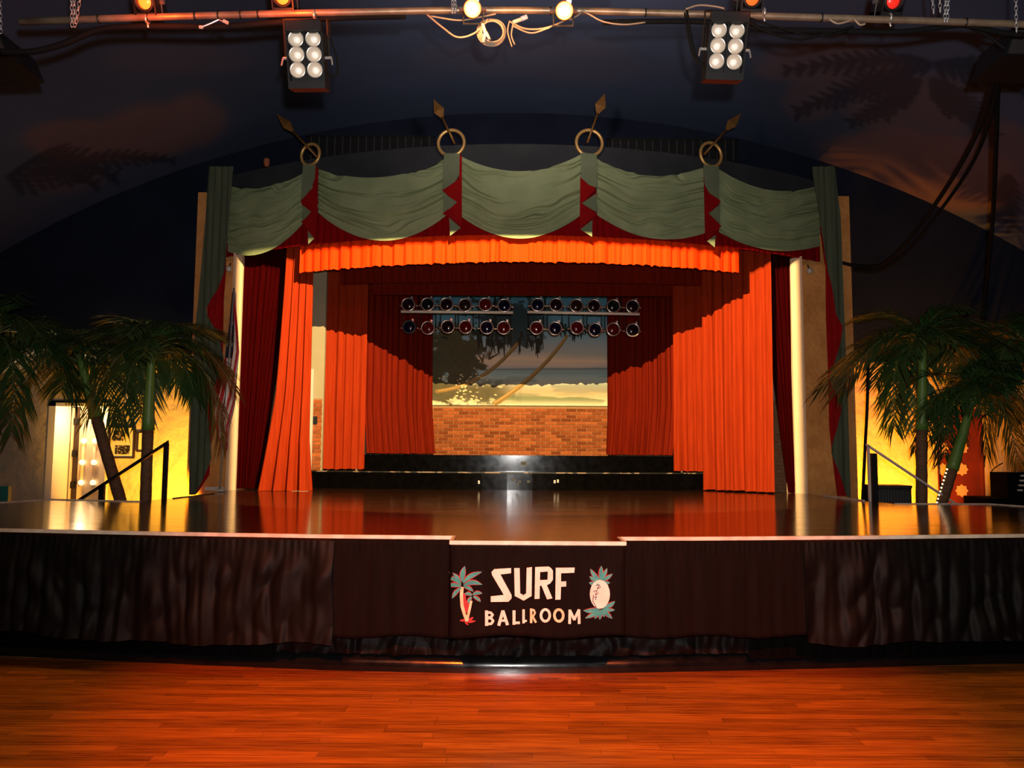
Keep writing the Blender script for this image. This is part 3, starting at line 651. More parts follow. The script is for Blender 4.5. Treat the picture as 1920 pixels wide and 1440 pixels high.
# red header behind the swags
def hfn(u, v):
    x = -4.92+10.18*u
    return (x, Yf(x)-.03-.022*(pleat(x, .12, 51)+.6)*(.4+.6*v), 5.75+(ZH-5.75)*v)
MB().grid(hfn, 420, 8).build('header_curtain', m_velvet, None, smooth=True, label='dark red pleated header curtain behind the green swags', cat='curtain')

# ------------------------------------------------------------------ swags, tails, rings, spears
def swag(label, x0, x1, top, bot, seed):
    # top/bot: y pixels at left, middle, right
    def quad(c, u): return c[0]*(1-u)*(1-2*u)+4*c[1]*u*(1-u)+c[2]*u*(2*u-1)
    def fn(u, v):
        px = x0+(x1-x0)*u; py = quad(top, u)*(1-v)+quad(bot, u)*v
        p = PF(px, py, -.150+.085*v)
        sag = 1-(2*u-1)**2
        wv = .5*noise.noise((u*1.5, v*2.2, seed+4))+.18*noise.noise((u*5, v*4, seed+6)); cv = .10*sag*(1-v)
        q = (v+cv)*10+wv*3.4
        f = .7*noise.noise((q*.5, u*.7, seed+8))+1.1*noise.noise((q, u*.9, seed))+.9*noise.noise((q*2.1, u*1.7, seed+2))+.5*noise.noise((q*4.0, u*2.6, seed+3))
        yq = p.y-.02-.100*(1-.7*v**4)*f*(.75+.35*abs(2*u-1))-.035*sag*math.sin(pi*v)
        return (p.x, max(Yf(p.x)-.176, min(Yf(p.x)-.088, yq)), p.z)
    return MB().grid(fn, 70, 150).build('swag', m_swag, None, smooth=True, label=label, cat='swag', group=None)
swag('dim green swag at far left beside the long green drape', 428, 586, (350, 347, 310), (472, 470, 398), 1)
swag('wide green swag between the first and second rings from left', 597, 838, (318, 333, 297), (400, 452, 404), 2)
swag('pale green swag in the middle of the fascia between the two highest rings', 864, 1090, (294, 322, 290), (406, 448, 404), 3)
swag('wide green swag between the third and fourth rings from left', 1119, 1326, (298, 329, 312), (404, 448, 436), 4)
swag('green swag with yellow light on its folds beside the right drape', 1347, 1536, (318, 357, 348), (436, 470, 462), 5)
def tail(label, g, r, loc):
    p0 = PF(*loc); t = thing('swag_tail', label, 'tail', p0)
    for polys, name, mt, off in ((r, 'red_lining', m_lining, -.185), (g, 'green_fold', m_tail, -.215)):
        for po in polys:
            MB().prism([PF(a, b, off) for a, b in po], (0, .006, 0)).build(name, mt, t, label='dark red lining' if mt is m_lining else None)
tail('zigzag green and red tail below the first ring from left',
     [[(568, 308), (592, 310), (590, 335), (584, 352), (564, 375)], [(568, 385), (583, 397), (574, 408), (566, 412)], [(577, 432), (589, 447), (578, 458)]],
     [[(592, 308), (597, 318), (595, 395), (590, 445), (584, 442), (564, 376), (586, 352)], [(565, 415), (583, 402), (594, 400), (590, 447), (576, 432)]], (580, 312))
tail('zigzag green and red tail below the second ring from left',
     [[(833, 287), (862, 288), (861, 328), (854, 340), (829, 357)], [(832, 362), (857, 379), (845, 390), (831, 397)], [(842, 408), (864, 427), (844, 442)]],
     [[(860, 288), (866, 292), (866, 425), (842, 408), (830, 400), (856, 380), (829, 357), (860, 335)]], (846, 290))
tail('zigzag green and red tail below the third ring from left',
     [[(1089, 286), (1119, 289), (1119, 352), (1105, 347), (1089, 333)], [(1119, 362), (1119, 398), (1108, 392), (1091, 381)], [(1111, 412), (1110, 444), (1088, 430)]],
     [[(1088, 330), (1118, 354), (1092, 380), (1118, 401), (1088, 428), (1087, 425)]], (1104, 290))
tail('zigzag green and red tail below the fourth ring from left',
     [[(1319, 309), (1348, 312), (1349, 374), (1330, 362), (1321, 345)], [(1351, 382), (1350, 420), (1341, 412), (1329, 400)], [(1342, 440), (1340, 464), (1326, 452)]],
     [[(1319, 309), (1321, 345), (1352, 378), (1329, 400), (1353, 424), (1326, 450), (1322, 436)]], (1333, 312))
for i, (cx, cy, rr) in enumerate(((582, 290, 21), (846, 268, 25.5), (1105, 268, 25.5), (1333, 290, 23.5))):
    p = PF(cx, cy, -.13); Y = p.y; R = rr/F*Y
    sl = .1212*(p.x-XC); Mr = Matrix.Rotation(math.atan(sl), 3, 'Z')
    MB().torus(p, R, .026, 'Y', 40, 10, Mr).build('curtain_ring', m_gold, None, smooth=True, label='gold curtain ring, %s from left on the dark fascia' % ('first', 'second', 'third', 'fourth')[i], cat='ring')
for i, (a, b, hw) in enumerate((((518, 213), (596, 296), .075), ((813, 186), (853, 270), .085), (((1134, 175)), (1101, 268), .085), ((1390, 212), (1320, 290), .08))):
    pb = PF(*b, -.19); pa = P(*a, pb.y-.02)
    t = thing('spear', 'bronze spear with diamond head stuck through the %s ring from left' % ('first', 'second', 'third', 'fourth')[i], 'spear', pb)
    d = (pa-pb); L = d.length; d.normalize(); hl = L*.46; n = Vector((d.z, 0, -d.x)).normalized()
    MB().tube([pb, pb.lerp(pa, .6)], .018, 8).build('shaft', m_bronze, t, smooth=True)
    hb = pa-d*hl; md = pa-d*hl*.55
    mb = MB(); f = Vector((0, -.03, 0)); vs = [hb, md+n*hw, pa, md-n*hw, md+f, md-f]
    mb.add(vs, [(0, 1, 4), (1, 2, 4), (2, 3, 4), (3, 0, 4), (1, 0, 5), (2, 1, 5), (3, 2, 5), (0, 3, 5)]); mb.build('spearhead', m_bronze, t)
# long side drapes
def strip(rows, Y, nx, seed, amp, lam):
    ys_ = [r[0] for r in rows]
    def at(y):
        for a, b in zip(rows[:-1], rows[1:]):
            if a[0] <= y <= b[0]: t = (y-a[0])/(b[0]-a[0]); return a[1]+(b[1]-a[1])*t, a[2]+(b[2]-a[2])*t
        return rows[-1][1:]
    def fn(u, v):
        y = ys_[0]+(ys_[-1]-ys_[0])*v; xl, xr = at(y); p = P(xl+(xr-xl)*u, y, Y)
        return (p.x, p.y-amp*(pleat(p.x, lam, seed)+.5*noise.noise((p.x*5, v*3, seed))), p.z)
    return MB().grid(fn, nx, 110)
dl = thing('side_drape', 'long dark green drape with red lining down the left pillar', 'drape', P(385, 925, 12.98))
strip([(312, 392, 438), (330, 390, 436), (420, 384, 429), (506, 377, 422), (540, 374, 409), (575, 371, 388), (590, 369, 388), (627, 366, 409), (670, 363, 420), (705, 360, 409), (760, 358, 388), (825, 356, 394), (860, 355, 396), (890, 355, 385), (928, 354, 366)], 12.97, 24, 61, .02, .11).build('green_cloth', m_green, dl, smooth=True)
strip([(480, 415, 424), (510, 400, 424), (560, 388, 420), (660, 390, 418), (720, 386, 415), (800, 370, 398), (890, 362, 393), (926, 362, 369)], 13.04, 12, 63, .01, .1).build('red_lining', m_lining, dl, smooth=True, label='dark red lining')
dr = thing('side_drape', 'long dark green drape with red lining down the right pillar', 'drape', P(1580, 935, 12.98))
strip([(312, 1523, 1566), (330, 1524, 1568), (405, 1537, 1576), (480, 1547, 1579), (535, 1559, 1581), (590, 1567, 1583), (612, 1581, 1584), (640, 1577, 1585), (708, 1555, 1588), (766, 1578, 1590), (846, 1558, 1592), (932, 1589, 1595)], 12.97, 24, 65, .02, .11).build('green_cloth', m_green, dr, smooth=True)
strip([(425, 1537, 1541), (500, 1548, 1562), (600, 1549, 1582), (700, 1553, 1580), (800, 1555, 1580), (870, 1562, 1572), (930, 1570, 1588)], 13.04, 12, 67, .01, .1).build('red_lining', m_lining, dr, smooth=True, label='dark red lining')

# ------------------------------------------------------------------ mural
mw0, mw1 = P(800, 700, 16.70).x, P(1146, 700, 16.70).x; mz0, mz1 = ZB+.005, P(970, 520, 16.7).z
NX, NZ = 360, 270
gx, gz = np.meshgrid(np.linspace(0, 1, NX), np.linspace(0, 1, NZ))
# picture coordinates: zoom pixels (1920 x 1245 view of x 790..1160, y 540..780)
QX = (mw0+(mw1-mw0)*gx)/16.7*F+966; QZ = 1.75+0*gz
PX = (QX-790)*5.19; PY = ((848-(mz0+(mz1-mz0)*gz-1.75)/16.7*F)-540)*5.19
k1 = vnoise(PX/300, PY/120, 1.0, 21); k2 = vnoise(PX/90, PY/60, 1.0, 22); k3 = vnoise(PX/500, PY/50, 1.0, 23); k4 = vnoise(PX/40, PY/40, 1.0, 25)
def ramp(y, pts):
    return np.stack([np.interp(y, [p[0] for p in pts], [p[1][i] for p in pts]) for i in range(3)], -1)
sky = ramp(PY+60*(k3-.5), [(0, (.03, .09, .14)), (300, (.06, .14, .19)), (480, (.15, .21, .24)), (620, (.26, .24, .21)), (700, (.48, .33, .22)), (755, (.34, .27, .22)), (790, (.17, .21, .22)), (850, (.20, .27, .26)), (930, (.34, .32, .25)), (1000, (.40, .29, .17)), (1060, (.46, .35, .20)), (1110, (.55, .47, .30)), (1180, (.62, .58, .42))])
band = smooth(.56, .66, k3)*np.exp(-((PY-930)/130)**2); sky = sky*(1-.6*band[..., None])+np.array([.10, .15, .14])*.6*band[..., None]
shore = smooth(.5, .58, k3+.1*(k2-.5))*np.exp(-((PY-1075)/45)**2)*(PX > 600); sky = sky*(1-.8*shore[..., None])+np.array([.10, .14, .06])*.8*shore[..., None]
horiz = np.exp(-((PY-785+.012*(PX-1300))/7)**2)*(PX > 720); sky *= (1-.45*horiz)[..., None]
fol = smooth(.42, .56, k2*.6+k4*.4+.62*np.exp(-((PX-330)/330)**2-((PY-640)/260)**2)+.35*np.exp(-((PX-250)/350)**2-((PY-1010)/130)**2)-.25)
fol = fol*(1-smooth(700, 900, PX)); fol = np.maximum(fol, smooth(.5, .58, k4*.5+k2*.5+.5*np.exp(-((PX-620)/260)**2-((PY-1000)/75)**2)-.08*0)*np.exp(-((PX-600)/340)**4-((PY-1030)/120)**4))
folc = np.array([.085, .066, .022])+.035*k4[..., None]
sky = sky*(1.35+.75*(1-smooth(860, 1000, PY)))[..., None]; img = sky*(1-fol[..., None])+folc*fol[..., None]  # upper sky brightened to offset the valance shadow across it
top = smooth(.40, .52, k2*.5+k4*.5+.55*np.exp(-((PX-900)/330)**2-((PY-330)/240)**2)-.22); top = top*(1-smooth(1180, 1330, PX))*(1-smooth(560, 640, PY)); img = img*(1-.9*top[..., None])+np.array([.020, .026, .022])*.9*top[..., None]
def pstroke(pts, w0, w1, c, sh=None):
    global img
    n = len(pts)-1
    for i in range(n):
        (ax, ay), (bx, by) = pts[i], pts[i+1]; L2 = (bx-ax)**2+(by-ay)**2
        t = np.clip(((PX-ax)*(bx-ax)+(PY-ay)*(by-ay))/L2, 0, 1); dd = np.hypot(PX-ax-t*(bx-ax), PY-ay-t*(by-ay)); wd = w0+(w1-w0)*(i+t)/n
        mk = (1-smooth(wd*.8, wd*1.1, dd))[..., None]; img = img*(1-mk)+np.array(c)*mk
def bez(a, b, c, n=10): return [((1-t)**2*a[0]+2*t*(1-t)*b[0]+t*t*c[0], (1-t)**2*a[1]+2*t*(1-t)*b[1]+t*t*c[1]) for t in [i/n for i in range(n+1)]]
pstroke(bez((180, 1010), (640, 960), (960, 540)), 20, 18, (.26, .14, .04)); pstroke(bez((200, 1005), (640, 950), (950, 545)), 8, 7, (.42, .25, .08))
pstroke(bez((750, 1125), (1180, 860), (1450, 460)), 26, 17, (.30, .17, .045)); pstroke(bez((745, 1118), (1172, 852), (1440, 465)), 9, 7, (.50, .30, .10))
for a, b in (((620, 700), (560, 620)), ((690, 690), (690, 600)), ((690, 690), (790, 630)), ((620, 720), (640, 640))): pstroke([a, b], 10, 6, (.12, .065, .025))
rs = random.Random(4)
for k in range(46):
    x = rs.uniform(560, 1220); y0 = rs.uniform(420, 540); pstroke([(x, y0), (x+rs.uniform(-30, 30), y0+rs.uniform(60, 150))], 13, 4, (.035, .028, .016))
for k in range(26):
    x = rs.uniform(1380, 1700); y0 = rs.uniform(330, 440); pstroke([(x, y0), (x+rs.uniform(-20, 20), y0+rs.uniform(40, 90))], 14, 5, (.03, .045, .04))
for k in range(60):
    x = rs.gauss(500, 120); y0 = rs.gauss(1080, 35) if rs.random() < .5 else rs.gauss(915, 45)
    pstroke([(x, y0), (x+rs.uniform(-25, 25), y0+rs.uniform(-8, 8))], rs.uniform(4, 9), 3, (.80, .66, .36))
mural = thing('mural', 'beach sunset mural with two leaning palm trunks above the brick wall', 'mural', ((mw0+mw1)/2, 16.74, mz0))
me = bpy.data.meshes.new('painting')
ox, oy, oz = mural.location
vs = np.stack([mw0+(mw1-mw0)*gx-ox, np.full_like(gx, 16.70-oy), mz0+(mz1-mz0)*gz-oz], -1).reshape(-1, 3)
idx = np.arange(NX*NZ).reshape(NZ, NX); me.from_pydata(vs.tolist(), [], np.stack([idx[:-1, :-1], idx[:-1, 1:], idx[1:, 1:], idx[1:, :-1]], -1).reshape(-1, 4).tolist())
ca = me.color_attributes.new('Paint', 'FLOAT_COLOR', 'POINT'); ca.data.foreach_set('color', np.concatenate([np.clip(img, 0, 1), np.ones_like(img[..., :1])], -1).reshape(-1).astype(np.float32))
me.materials.append(m_mural); o = bpy.data.objects.new('painting', me); C.objects.link(o); o.parent = mural
MB().box(mw0, mw1, 16.705, 16.745, mz0, mz1).build('backing_board', m_frame, mural)

# ------------------------------------------------------------------ rows of par cans over the stage
def par_can(name, label, loc, lens, dn=1, R=.118, tilt=0, cat='stage light', group=None, rim=None, yl=.05):
    t = thing(name, label, cat, (0, 0, 0), group)
    MB().lathe([(.02, .30), (R*.55, .29), (R*.85, .20), (R*.95, .08), (R*.95, -.02), (R*.86, -.02), (R*.84, .05), (.001, .06)], 20).build('can', m_charcoal, t, smooth=True, angle=50)
    MB().torus((0, -.025, 0), R, .012, 'Y', 28, 8).build('rim', rim or m_chrome, t, smooth=True, label='bright metal rim')
    MB().lathe([(R*.84, .012), (R*.6, -.004), (R*.3, -.012), (.001, -.015)], 20).build('lens', lens, t, smooth=True)
    MB().tube([(-R-.02, .09, 0), (-R-.02, .09, dn*(R+yl)), (R+.02, .09, dn*(R+yl)), (R+.02, .09, 0)], .009, 6).build('yoke', m_charcoal, t)
    for sx in (-1, 1): MB().tube([(sx*(R+.01), .09, 0), (sx*(R+.05), .09, 0)], .02, 8).build('yoke_knob', m_chrome, t)
    MB().box(.55*R-.018, .55*R+.018, -.03, -.01, R*.85, R*.85+.05).build('gel_clip', m_chrome, t)
    t.location = loc; t.rotation_euler = (tilt, 0, 0); return t
YB = 14.55
ordn = ('first', 'second', 'third', 'fourth', 'fifth', 'sixth')
bars = (('left', 752, 962, (766, 803, 838, 872, 911, 945), 584, 586, (m_plum_lens, m_green_lens, m_plum_lens, m_amber_lens, m_red_lens, m_blue_lens), (m_blue_lens, m_red_lens, m_plum_lens, m_red_lens, m_blue_lens, m_red_lens)),
        ('right', 989, 1199, (1007, 1043, 1080, 1114, 1150, 1185), 585, 589, (m_blue_lens, m_plum_lens, m_amber_lens, m_plum_lens, m_green_lens, m_plum_lens), (m_red_lens, m_blue_lens, m_red_lens, m_blue_lens, m_red_lens, m_plum_lens)))
nm = {m_plum_lens.name: 'plum', m_green_lens.name: 'green', m_amber_lens.name: 'amber', m_red_lens.name: 'red', m_blue_lens.name: 'blue'}
for side, x0, x1, xs, y0, y1, up_, lo_ in bars:
    a, b = P(x0, y0, YB+.09), P(x1, y1, YB+.09)
    bt = thing('light_bar', 'pale horizontal bar carrying twelve stage lights, on the %s over the stage' % side, 'bar', (a+b)/2)
    MB().tube([a, b], .027, 10).build('bar', m_cream_bar, bt, smooth=True)
    for t_ in (.16, .84):
        c = a.lerp(b, t_); MB().tube([c+Vector((0, .02, .03)), (c.x, c.y+.02, 6.06)], .012, 6).build('hanger', m_black, bt)
    for i, px in enumerate(xs):
        p = P(px+random.uniform(-1, 1), y0-13.5+(y1-y0)*i/5+random.uniform(-1, 1), YB)
        par_can('par_can', '%s par can, %s from left, upper row of the %s light bar' % (nm[up_[i].name], ordn[i], side), p, up_[i], -1, tilt=0, yl=.02, group='par cans over the stage')
        p = P(px+random.uniform(-2, 2), y0+29+(y1-y0)*i/5+random.uniform(-1, 2), YB)
        par_can('par_can', '%s par can, %s from left, lower row of the %s light bar' % (nm[lo_[i].name], ordn[i], side), p, lo_[i], 1, tilt=0, yl=.17, group='par cans over the stage', rim=m_charcoal if (side == 'left' and i == 0) else None)

# ------------------------------------------------------------------ pipe with pars, blinders, chains, cables
YP = 6.2
pipe_px = [(38, 41), (200, 35), (400, 29), (600, 24), (800, 20), (960, 19), (1120, 21), (1300, 26), (1500, 32), (1700, 38), (1930, 46)]
pp = [P(a, b, YP) for a, b in pipe_px]+[P(2100, 52, YP)]
pipe = thing('lighting_pipe', 'long steel pipe hung on chains across the top of the hall', 'pipe', P(960, 19, YP))
MB().tube(pp, .028, 14).build('pipe', m_steel, pipe, smooth=True)
for px in (186, 278, 366, 410, 452, 485, 1032, 1210, 1540, 1810):
    i = min(range(len(pipe_px)), key=lambda k: abs(pipe_px[k][0]-px)); py = np.interp(px, [a for a, b in pipe_px], [b for a, b in pipe_px])
    MB().torus(P(px, py, YP), .031, .006, 'X', 16, 6).build('tape_band', m_black, pipe)
def cable(name, label, pts, r, mt, n=6, cat='cable', sub=8):
    # smooth through the points (Catmull-Rom)
    V = [Vector(p) for p in pts]; V = [V[0]*2-V[1]]+V+[V[-1]*2-V[-2]]; out = []
    for i in range(1, len(V)-2):
        for k in range(sub):
            t = k/sub; a, b, c, d = V[i-1:i+3]
            out.append(.5*((2*b)+(c-a)*t+(2*a-5*b+4*c-d)*t*t+(3*b-a-3*c+d)*t**3))
    out.append(V[-2])
    return MB().tube(out, r, n).build(name, mt, None, smooth=True, label=label, cat=cat)
def cpx(pts, Y=YP-.04): return [P(a, b, Y) for a, b in pts]
cable('cable', 'thick black cable bundle strapped under the left half of the pipe', cpx([(0, 97), (60, 97), (120, 82), (185, 56), (260, 50), (340, 50), (420, 50), (520, 42), (640, 33), (760, 30)], YP+.05), .026, m_cable, 8)
cable('cable', 'black cable run sagging under the right part of the pipe', cpx([(1130, 42), (1240, 40), (1330, 42), (1440, 56), (1560, 58), (1680, 60), (1760, 52), (1810, 48), (1870, 60), (1920, 66)], YP+.05), .022, m_cable, 8)
cable('cable', 'thin black cable sagging right of the right lamp cluster', cpx([(1390, 34), (1440, 60), (1500, 74), (1560, 60), (1600, 50)]), .010, m_cable)
cable('cable', 'second thin cable sagging right of the right lamp cluster', cpx([(1400, 32), (1460, 52), (1530, 68), (1590, 58)]), .008, m_cable)
cable('cable', 'black cable dropping from the pipe end to the right loudspeaker', cpx([(1800, 44), (1850, 66), (1885, 92)], YP+.1), .014, m_cable)
cable('cable', 'tan cable looping under the left half of the centre lamps', cpx([(800, 27), (830, 52), (858, 70), (890, 62), (915, 36)]), .008, m_cable_t)
cable('cable', 'shallow tan cable swinging from the pipe to the coil', cpx([(806, 30), (860, 38), (900, 32), (930, 26)]), .007, m_cable_t)
cable('cable', 'tan cable hanging from the coil to the second hot lamp', cpx([(955, 40), (985, 54), (1025, 52), (1070, 34)]), .008, m_cable_t)
cable('cable', 'lower tan cable curving right of the coil', cpx([(960, 48), (995, 62), (1030, 52)]), .007, m_cable_t)
cable('cable', 'short tan cable end dangling right of the coil', cpx([(955, 40), (952, 60), (960, 88)]), .006, m_cable_t)
cable('cable', 'second tan cable end dangling right of the coil', cpx([(962, 44), (959, 66), (965, 84)]), .006, m_cable_t)
cable('cable', 'tan cable rising from the second hot lamp to the pipe', cpx([(1068, 38), (1085, 28), (1095, 22), (1130, 40), (1170, 46), (1210, 42)]), .007, m_cable_t)
cable('cable', 'twin lead beside the right lamp cluster', cpx([(1288, 20), (1296, 70), (1306, 108), (1318, 122)]), .010, m_cable)
cable('cable', 'outer lead beside the right lamp cluster', cpx([(1284, 24), (1289, 60), (1300, 105), (1322, 128), (1330, 150)]), .008, m_cable)
cable('cable', 'tan cable arched over the pipe beside the right lamp cluster', cpx([(1286, 17), (1310, 10), (1340, 12), (1358, 16)], YP-.05), .008, m_cable_t)
cable('cable', 'black lead looping right of the left lamp cluster', cpx([(617, 40), (620, 72), (632, 110), (633, 136), (624, 144), (614, 136)]), .008, m_cable)
cable('cable', 'copper cable loop under the right part of the pipe', cpx([(1555, 36), (1570, 44), (1590, 40), (1597, 34)]), .008, m_cable_t)
cable('cable', 'short copper lead with plug under the right part of the pipe', cpx([(1602, 36), (1612, 46), (1622, 45)]), .009, m_cable_t)
coil = thing('cable_coil', 'coil of tan cable hanging under the centre of the pipe', 'cable coil', P(922, 58, YP-.03))
for i in range(5):
    MB().torus(P(922+random.uniform(-2, 2), 59+i*.6, YP-.05+.012*i), .088+.006*i, .0075, 'Y', 30, 6, Matrix.Rotation(random.uniform(-.2, .2), 3, 'Z')).build('loop', m_cable_t, coil, smooth=True)
MB().tube([P(905, 45, YP-.08), P(910, 62, YP-.08), P(906, 80, YP-.08)], .014, 8).build('plug', m_white, coil, smooth=True, label='pale plug')
MB().tube([P(911, 60, YP-.09), P(918, 74, YP-.09)], .012, 8).build('plug', m_white, coil, smooth=True, label='pale plug')
pc = thing('cable_connector', 'white and blue cable connector beside the coil', 'connector', P(975, 37, YP-.05))
MB().tube([P(962, 42, YP-.05), P(977, 36, YP-.05)], .016, 8).build('plug', m_white, pc, smooth=True)
MB().tube([P(977, 36, YP-.05), P(988, 31, YP-.05)], .020, 8).build('socket', mat('blue_grey_plastic', (.3, .35, .5), .4), pc, smooth=True)
# chains
def chain(label, px0, py0, px1, py1, Y, double=1, cat='chain'):
    a, b = P(px0, py0, Y), P(px1, py1, Y); L = (a-b).length; n = int(L/.034); mb = MB()
    for k in range(n):
        p = b.lerp(a, (k+.5)/n)
        for dd in range(double):
            M = Matrix.Rotation(pi/4+(k % 2)*pi/2, 3, 'Z') @ Matrix.Diagonal((.6, 1, 1.25))
            mb.torus((p.x+dd*.022, p.y, p.z), .018, .0045, 'Y', 10, 5, M)
    mb.build('chain', m_zinc, None, smooth=True, label=label, cat=cat)
chain('doubled zinc chain wrapped over the left end of the pipe', 133, -60, 135, 50, YP-.045, 2)
chain('single zinc chain slanting up from the left end of the pipe', 160, -60, 142, 44, YP-.045)
chain('doubled zinc chain holding the middle of the pipe', 846, -60, 849, 24, YP-.045, 2)
chain('slanting zinc chain, left of the right hand group', 1742, -60, 1751, 25, YP-.045)
chain('middle zinc chain of the right hand group', 1760, -60, 1763, 23, YP-.045)
chain('doubled zinc chain wrapped over the right part of the pipe', 1776, -60, 1771, 42, YP-.045, 2)
chain('short zinc chain near the right loudspeaker', 1904, -60, 1906, 60, YP-.06)
chain('zinc chain at the far left corner above the black loudspeaker', -2, -60, 2, 62, YP+.3)
# clamps with silver knobs
for px, py, lb in ((276, 38, 'beside the first red lamp'), (590, 30, 'above the left lamp cluster'), (1358, 30, 'above the right lamp cluster'), (1432, 26, 'right of the right lamp cluster'), (1668, 36, 'below the dim red lamp')):
    t = thing('pipe_clamp', 'small silver pipe clamp %s' % lb, 'clamp', P(px, py, YP-.03))
    MB().torus(P(px, py-2, YP), .034, .009, 'X', 16, 6).build('hook', m_zinc, t, smooth=True); MB().tube([P(px, py+3, YP-.04), P(px+2, py+14, YP-.05)], .008, 8).build('bolt', m_zinc, t, smooth=True)
t = thing('safety_hook', 'silver hook hanging from left part of the pipe', 'hook', P(410, 40, YP-.04))
MB().tube(cpx([(378, 51), (395, 44), (410, 37), (418, 40), (426, 43)]), .007, 6).build('rod', m_zinc, t); MB().tube(cpx([(374, 51), (380, 51)]), .014, 8).build('tip', m_white, t); MB().tube(cpx([(419, 39), (427, 43)]), .014, 8).build('tip', m_white, t)
# six-lamp blinders
def blinder(label, cx, cy, Y, W_, H_, tilt, roll):
    t = thing('lamp_cluster', label, 'light', (0, 0, 0))
    s = F/Y; w2, h2 = W_/2/s, H_/2/s
    MB().box(-w2, w2, .045, .16, -h2, h2).box(-w2, -w2+.012, 0, .05, -h2, h2).box(w2-.012, w2, 0, .05, -h2, h2).box(-w2, w2, 0, .05, h2-.012, h2).build('housing', m_black, t)
    MB().box(-w2-.004, -w2+.008, -.02, .0, -h2, h2).box(w2-.008, w2+.004, -.02, 0, -h2, h2).box(-w2, w2, -.02, 0, h2-.01, h2+.004).box(-.006, .006, -.012, 0, -h2, h2).build('front_frame', m_black, t)
    MB().box(-w2-.004, w2+.004, -.02, .165, -h2-.055, -h2).build('shadow_lip', m_black, t)  # bottom lip, also painting in the cluster's shadow beneath it
    MB().box(-w2, w2, -.05, .0, h2-.005, h2+.07).build('upper_flap', m_black, t)
    for cxx in (-1, 1):
        for rz in (1, 0, -1):
            M = Matrix.Translation((cxx*w2*.48, .0, rz*h2*.62+.015))
            l = MB().lathe([(.056, -.012), (.061, -.010), (.061, -.004), (.055, -.002), (.050, .008), (.040, .024), (.024, .034), (.014, .036)], 24, M).build('lamp', m_bulbrefl, t, smooth=True, angle=40)
            MB().lathe([(.026, .030), (.024, .014), (.015, .004), (.001, .0)], 14, M).build('bulb', m_bulb, l, smooth=True)
    MB().tube([(-w2-.03, .06, 0), (-w2-.03, .06, h2+.1), (w2+.03, .06, h2+.1), (w2+.03, .06, 0)], .009, 6).build('yoke', m_black, t)
    for sx in (-1, 1): MB().tube([(sx*w2, .06, 0), (sx*(w2+.05), .06, 0)], .012, 8).tube([(sx*(w2+.05), .05, 0), (sx*(w2+.06), .03, -.06)], .007, 6).build('tilt_handle', m_zinc, t)
    t.location = P(cx, cy, Y); t.rotation_euler = (tilt, roll, 0)
blinder('six lamp floodlight cluster under the left part of the pipe', 573, 106, 6.05, 70, 92, .28, -.02)
blinder('six lamp floodlight cluster under the right part of the pipe', 1362, 90, 6.05, 72, 92, .28, .03)
# par lamps on top of the pipe
for px, py, Y, ln, lb in ((272, 3, 6.15, m_hot_r, 'glowing red orange lamp above the left end of the pipe'), (530, -6, 6.15, m_hot_r, 'glowing orange lamp above the left lamp cluster'), (886, 16, 6.0, m_hot_w, 'blazing amber lamp on the pipe left of the coil'), (1058, 20, 6.0, m_hot_w, 'blazing amber lamp on the pipe right of the coil'), (1410, -4, 6.15, m_dim_o, 'dim orange lamp above the right lamp cluster'), (1674, 2, 6.15, m_dim_r, 'dim red lamp on the right part of the pipe')):
    hot = ln is m_hot_w; q = P(px, py, Y)
    t = par_can('par_lamp', lb, q, ln, -1, R=.058 if hot else .07, tilt=.5, rim=m_glow_rim if hot else m_black)
    if not hot:
        OFF[t.name] = (0, 0, 0); MB().box(-.088, .088, -.012, .20, -.115, -.08).box(-.088, -.076, -.03, .2, -.1, .1).box(.076, .088, -.03, .2, -.1, .1).build('shade_box', m_black, t)
# hanging loudspeakers at the edges, big cables at right
def hang_speaker(label, pts, Y0):
    c = [P(a, b, Y0) for a, b in pts]
    t = thing('hanging_loudspeaker', label, 'loudspeaker', c[0]); MB().prism(c, (0, .5, 0)).build('cabinet', m_black, t); g = (c[0]+c[1]+c[2]+c[3])/4; MB().prism([p.lerp(g, .1)+Vector((0, -.012, 0)) for p in c], (0, .012, 0)).build('grille', m_charcoal, t)
hang_speaker('black loudspeaker hanging at the top left corner', [(-90, 50), (2, 60), (20, 106), (-90, 112)], 6.6)
hang_speaker('black loudspeaker hanging at the top right corner', [(1900, 50), (1990, 40), (1990, 106), (1882, 104)], 6.6)
cable('cable_bundle', 'thick black cable bundle swooping from the right loudspeaker to the right pillar', [P(1880, 95, 6.9), P(1862, 160, 7.4), P(1838, 235, 8.4), P(1800, 310, 9.4), P(1745, 395, 10.6), P(1690, 465, 11.6), P(1648, 497, 12.4), P(1600, 497, 13.0), P(1570, 490, 13.1)], [.028]*65, m_cable, 8)
cable('cable_bundle', 'second black cable hanging beside the swooping bundle', [P(1884, 100, 6.9), P(1868, 170, 7.5), P(1848, 250, 8.6), P(1815, 320, 9.6), P(1755, 405, 10.8), P(1700, 470, 11.8), P(1650, 505, 12.5), P(1602, 505, 13.0)], .022, m_cable, 8)
cable('cable_drop', 'straight black cable dropping from the right loudspeaker behind the palms', [P(1872, 100, 7.2), P(1868, 250, 8.5), P(1862, 400, 10.2), P(1850, 540, 12), P(1842, 620, 12.6)], .026, m_cable, 8)
cable('cable_drop', 'thin black cable hanging down beside the right hand stair rail', [P(1628, 675, 12.0), P(1626, 760, 11.8), P(1622, 840, 11.8), P(1617, 944, 11.7)], .022, m_cable, 6)

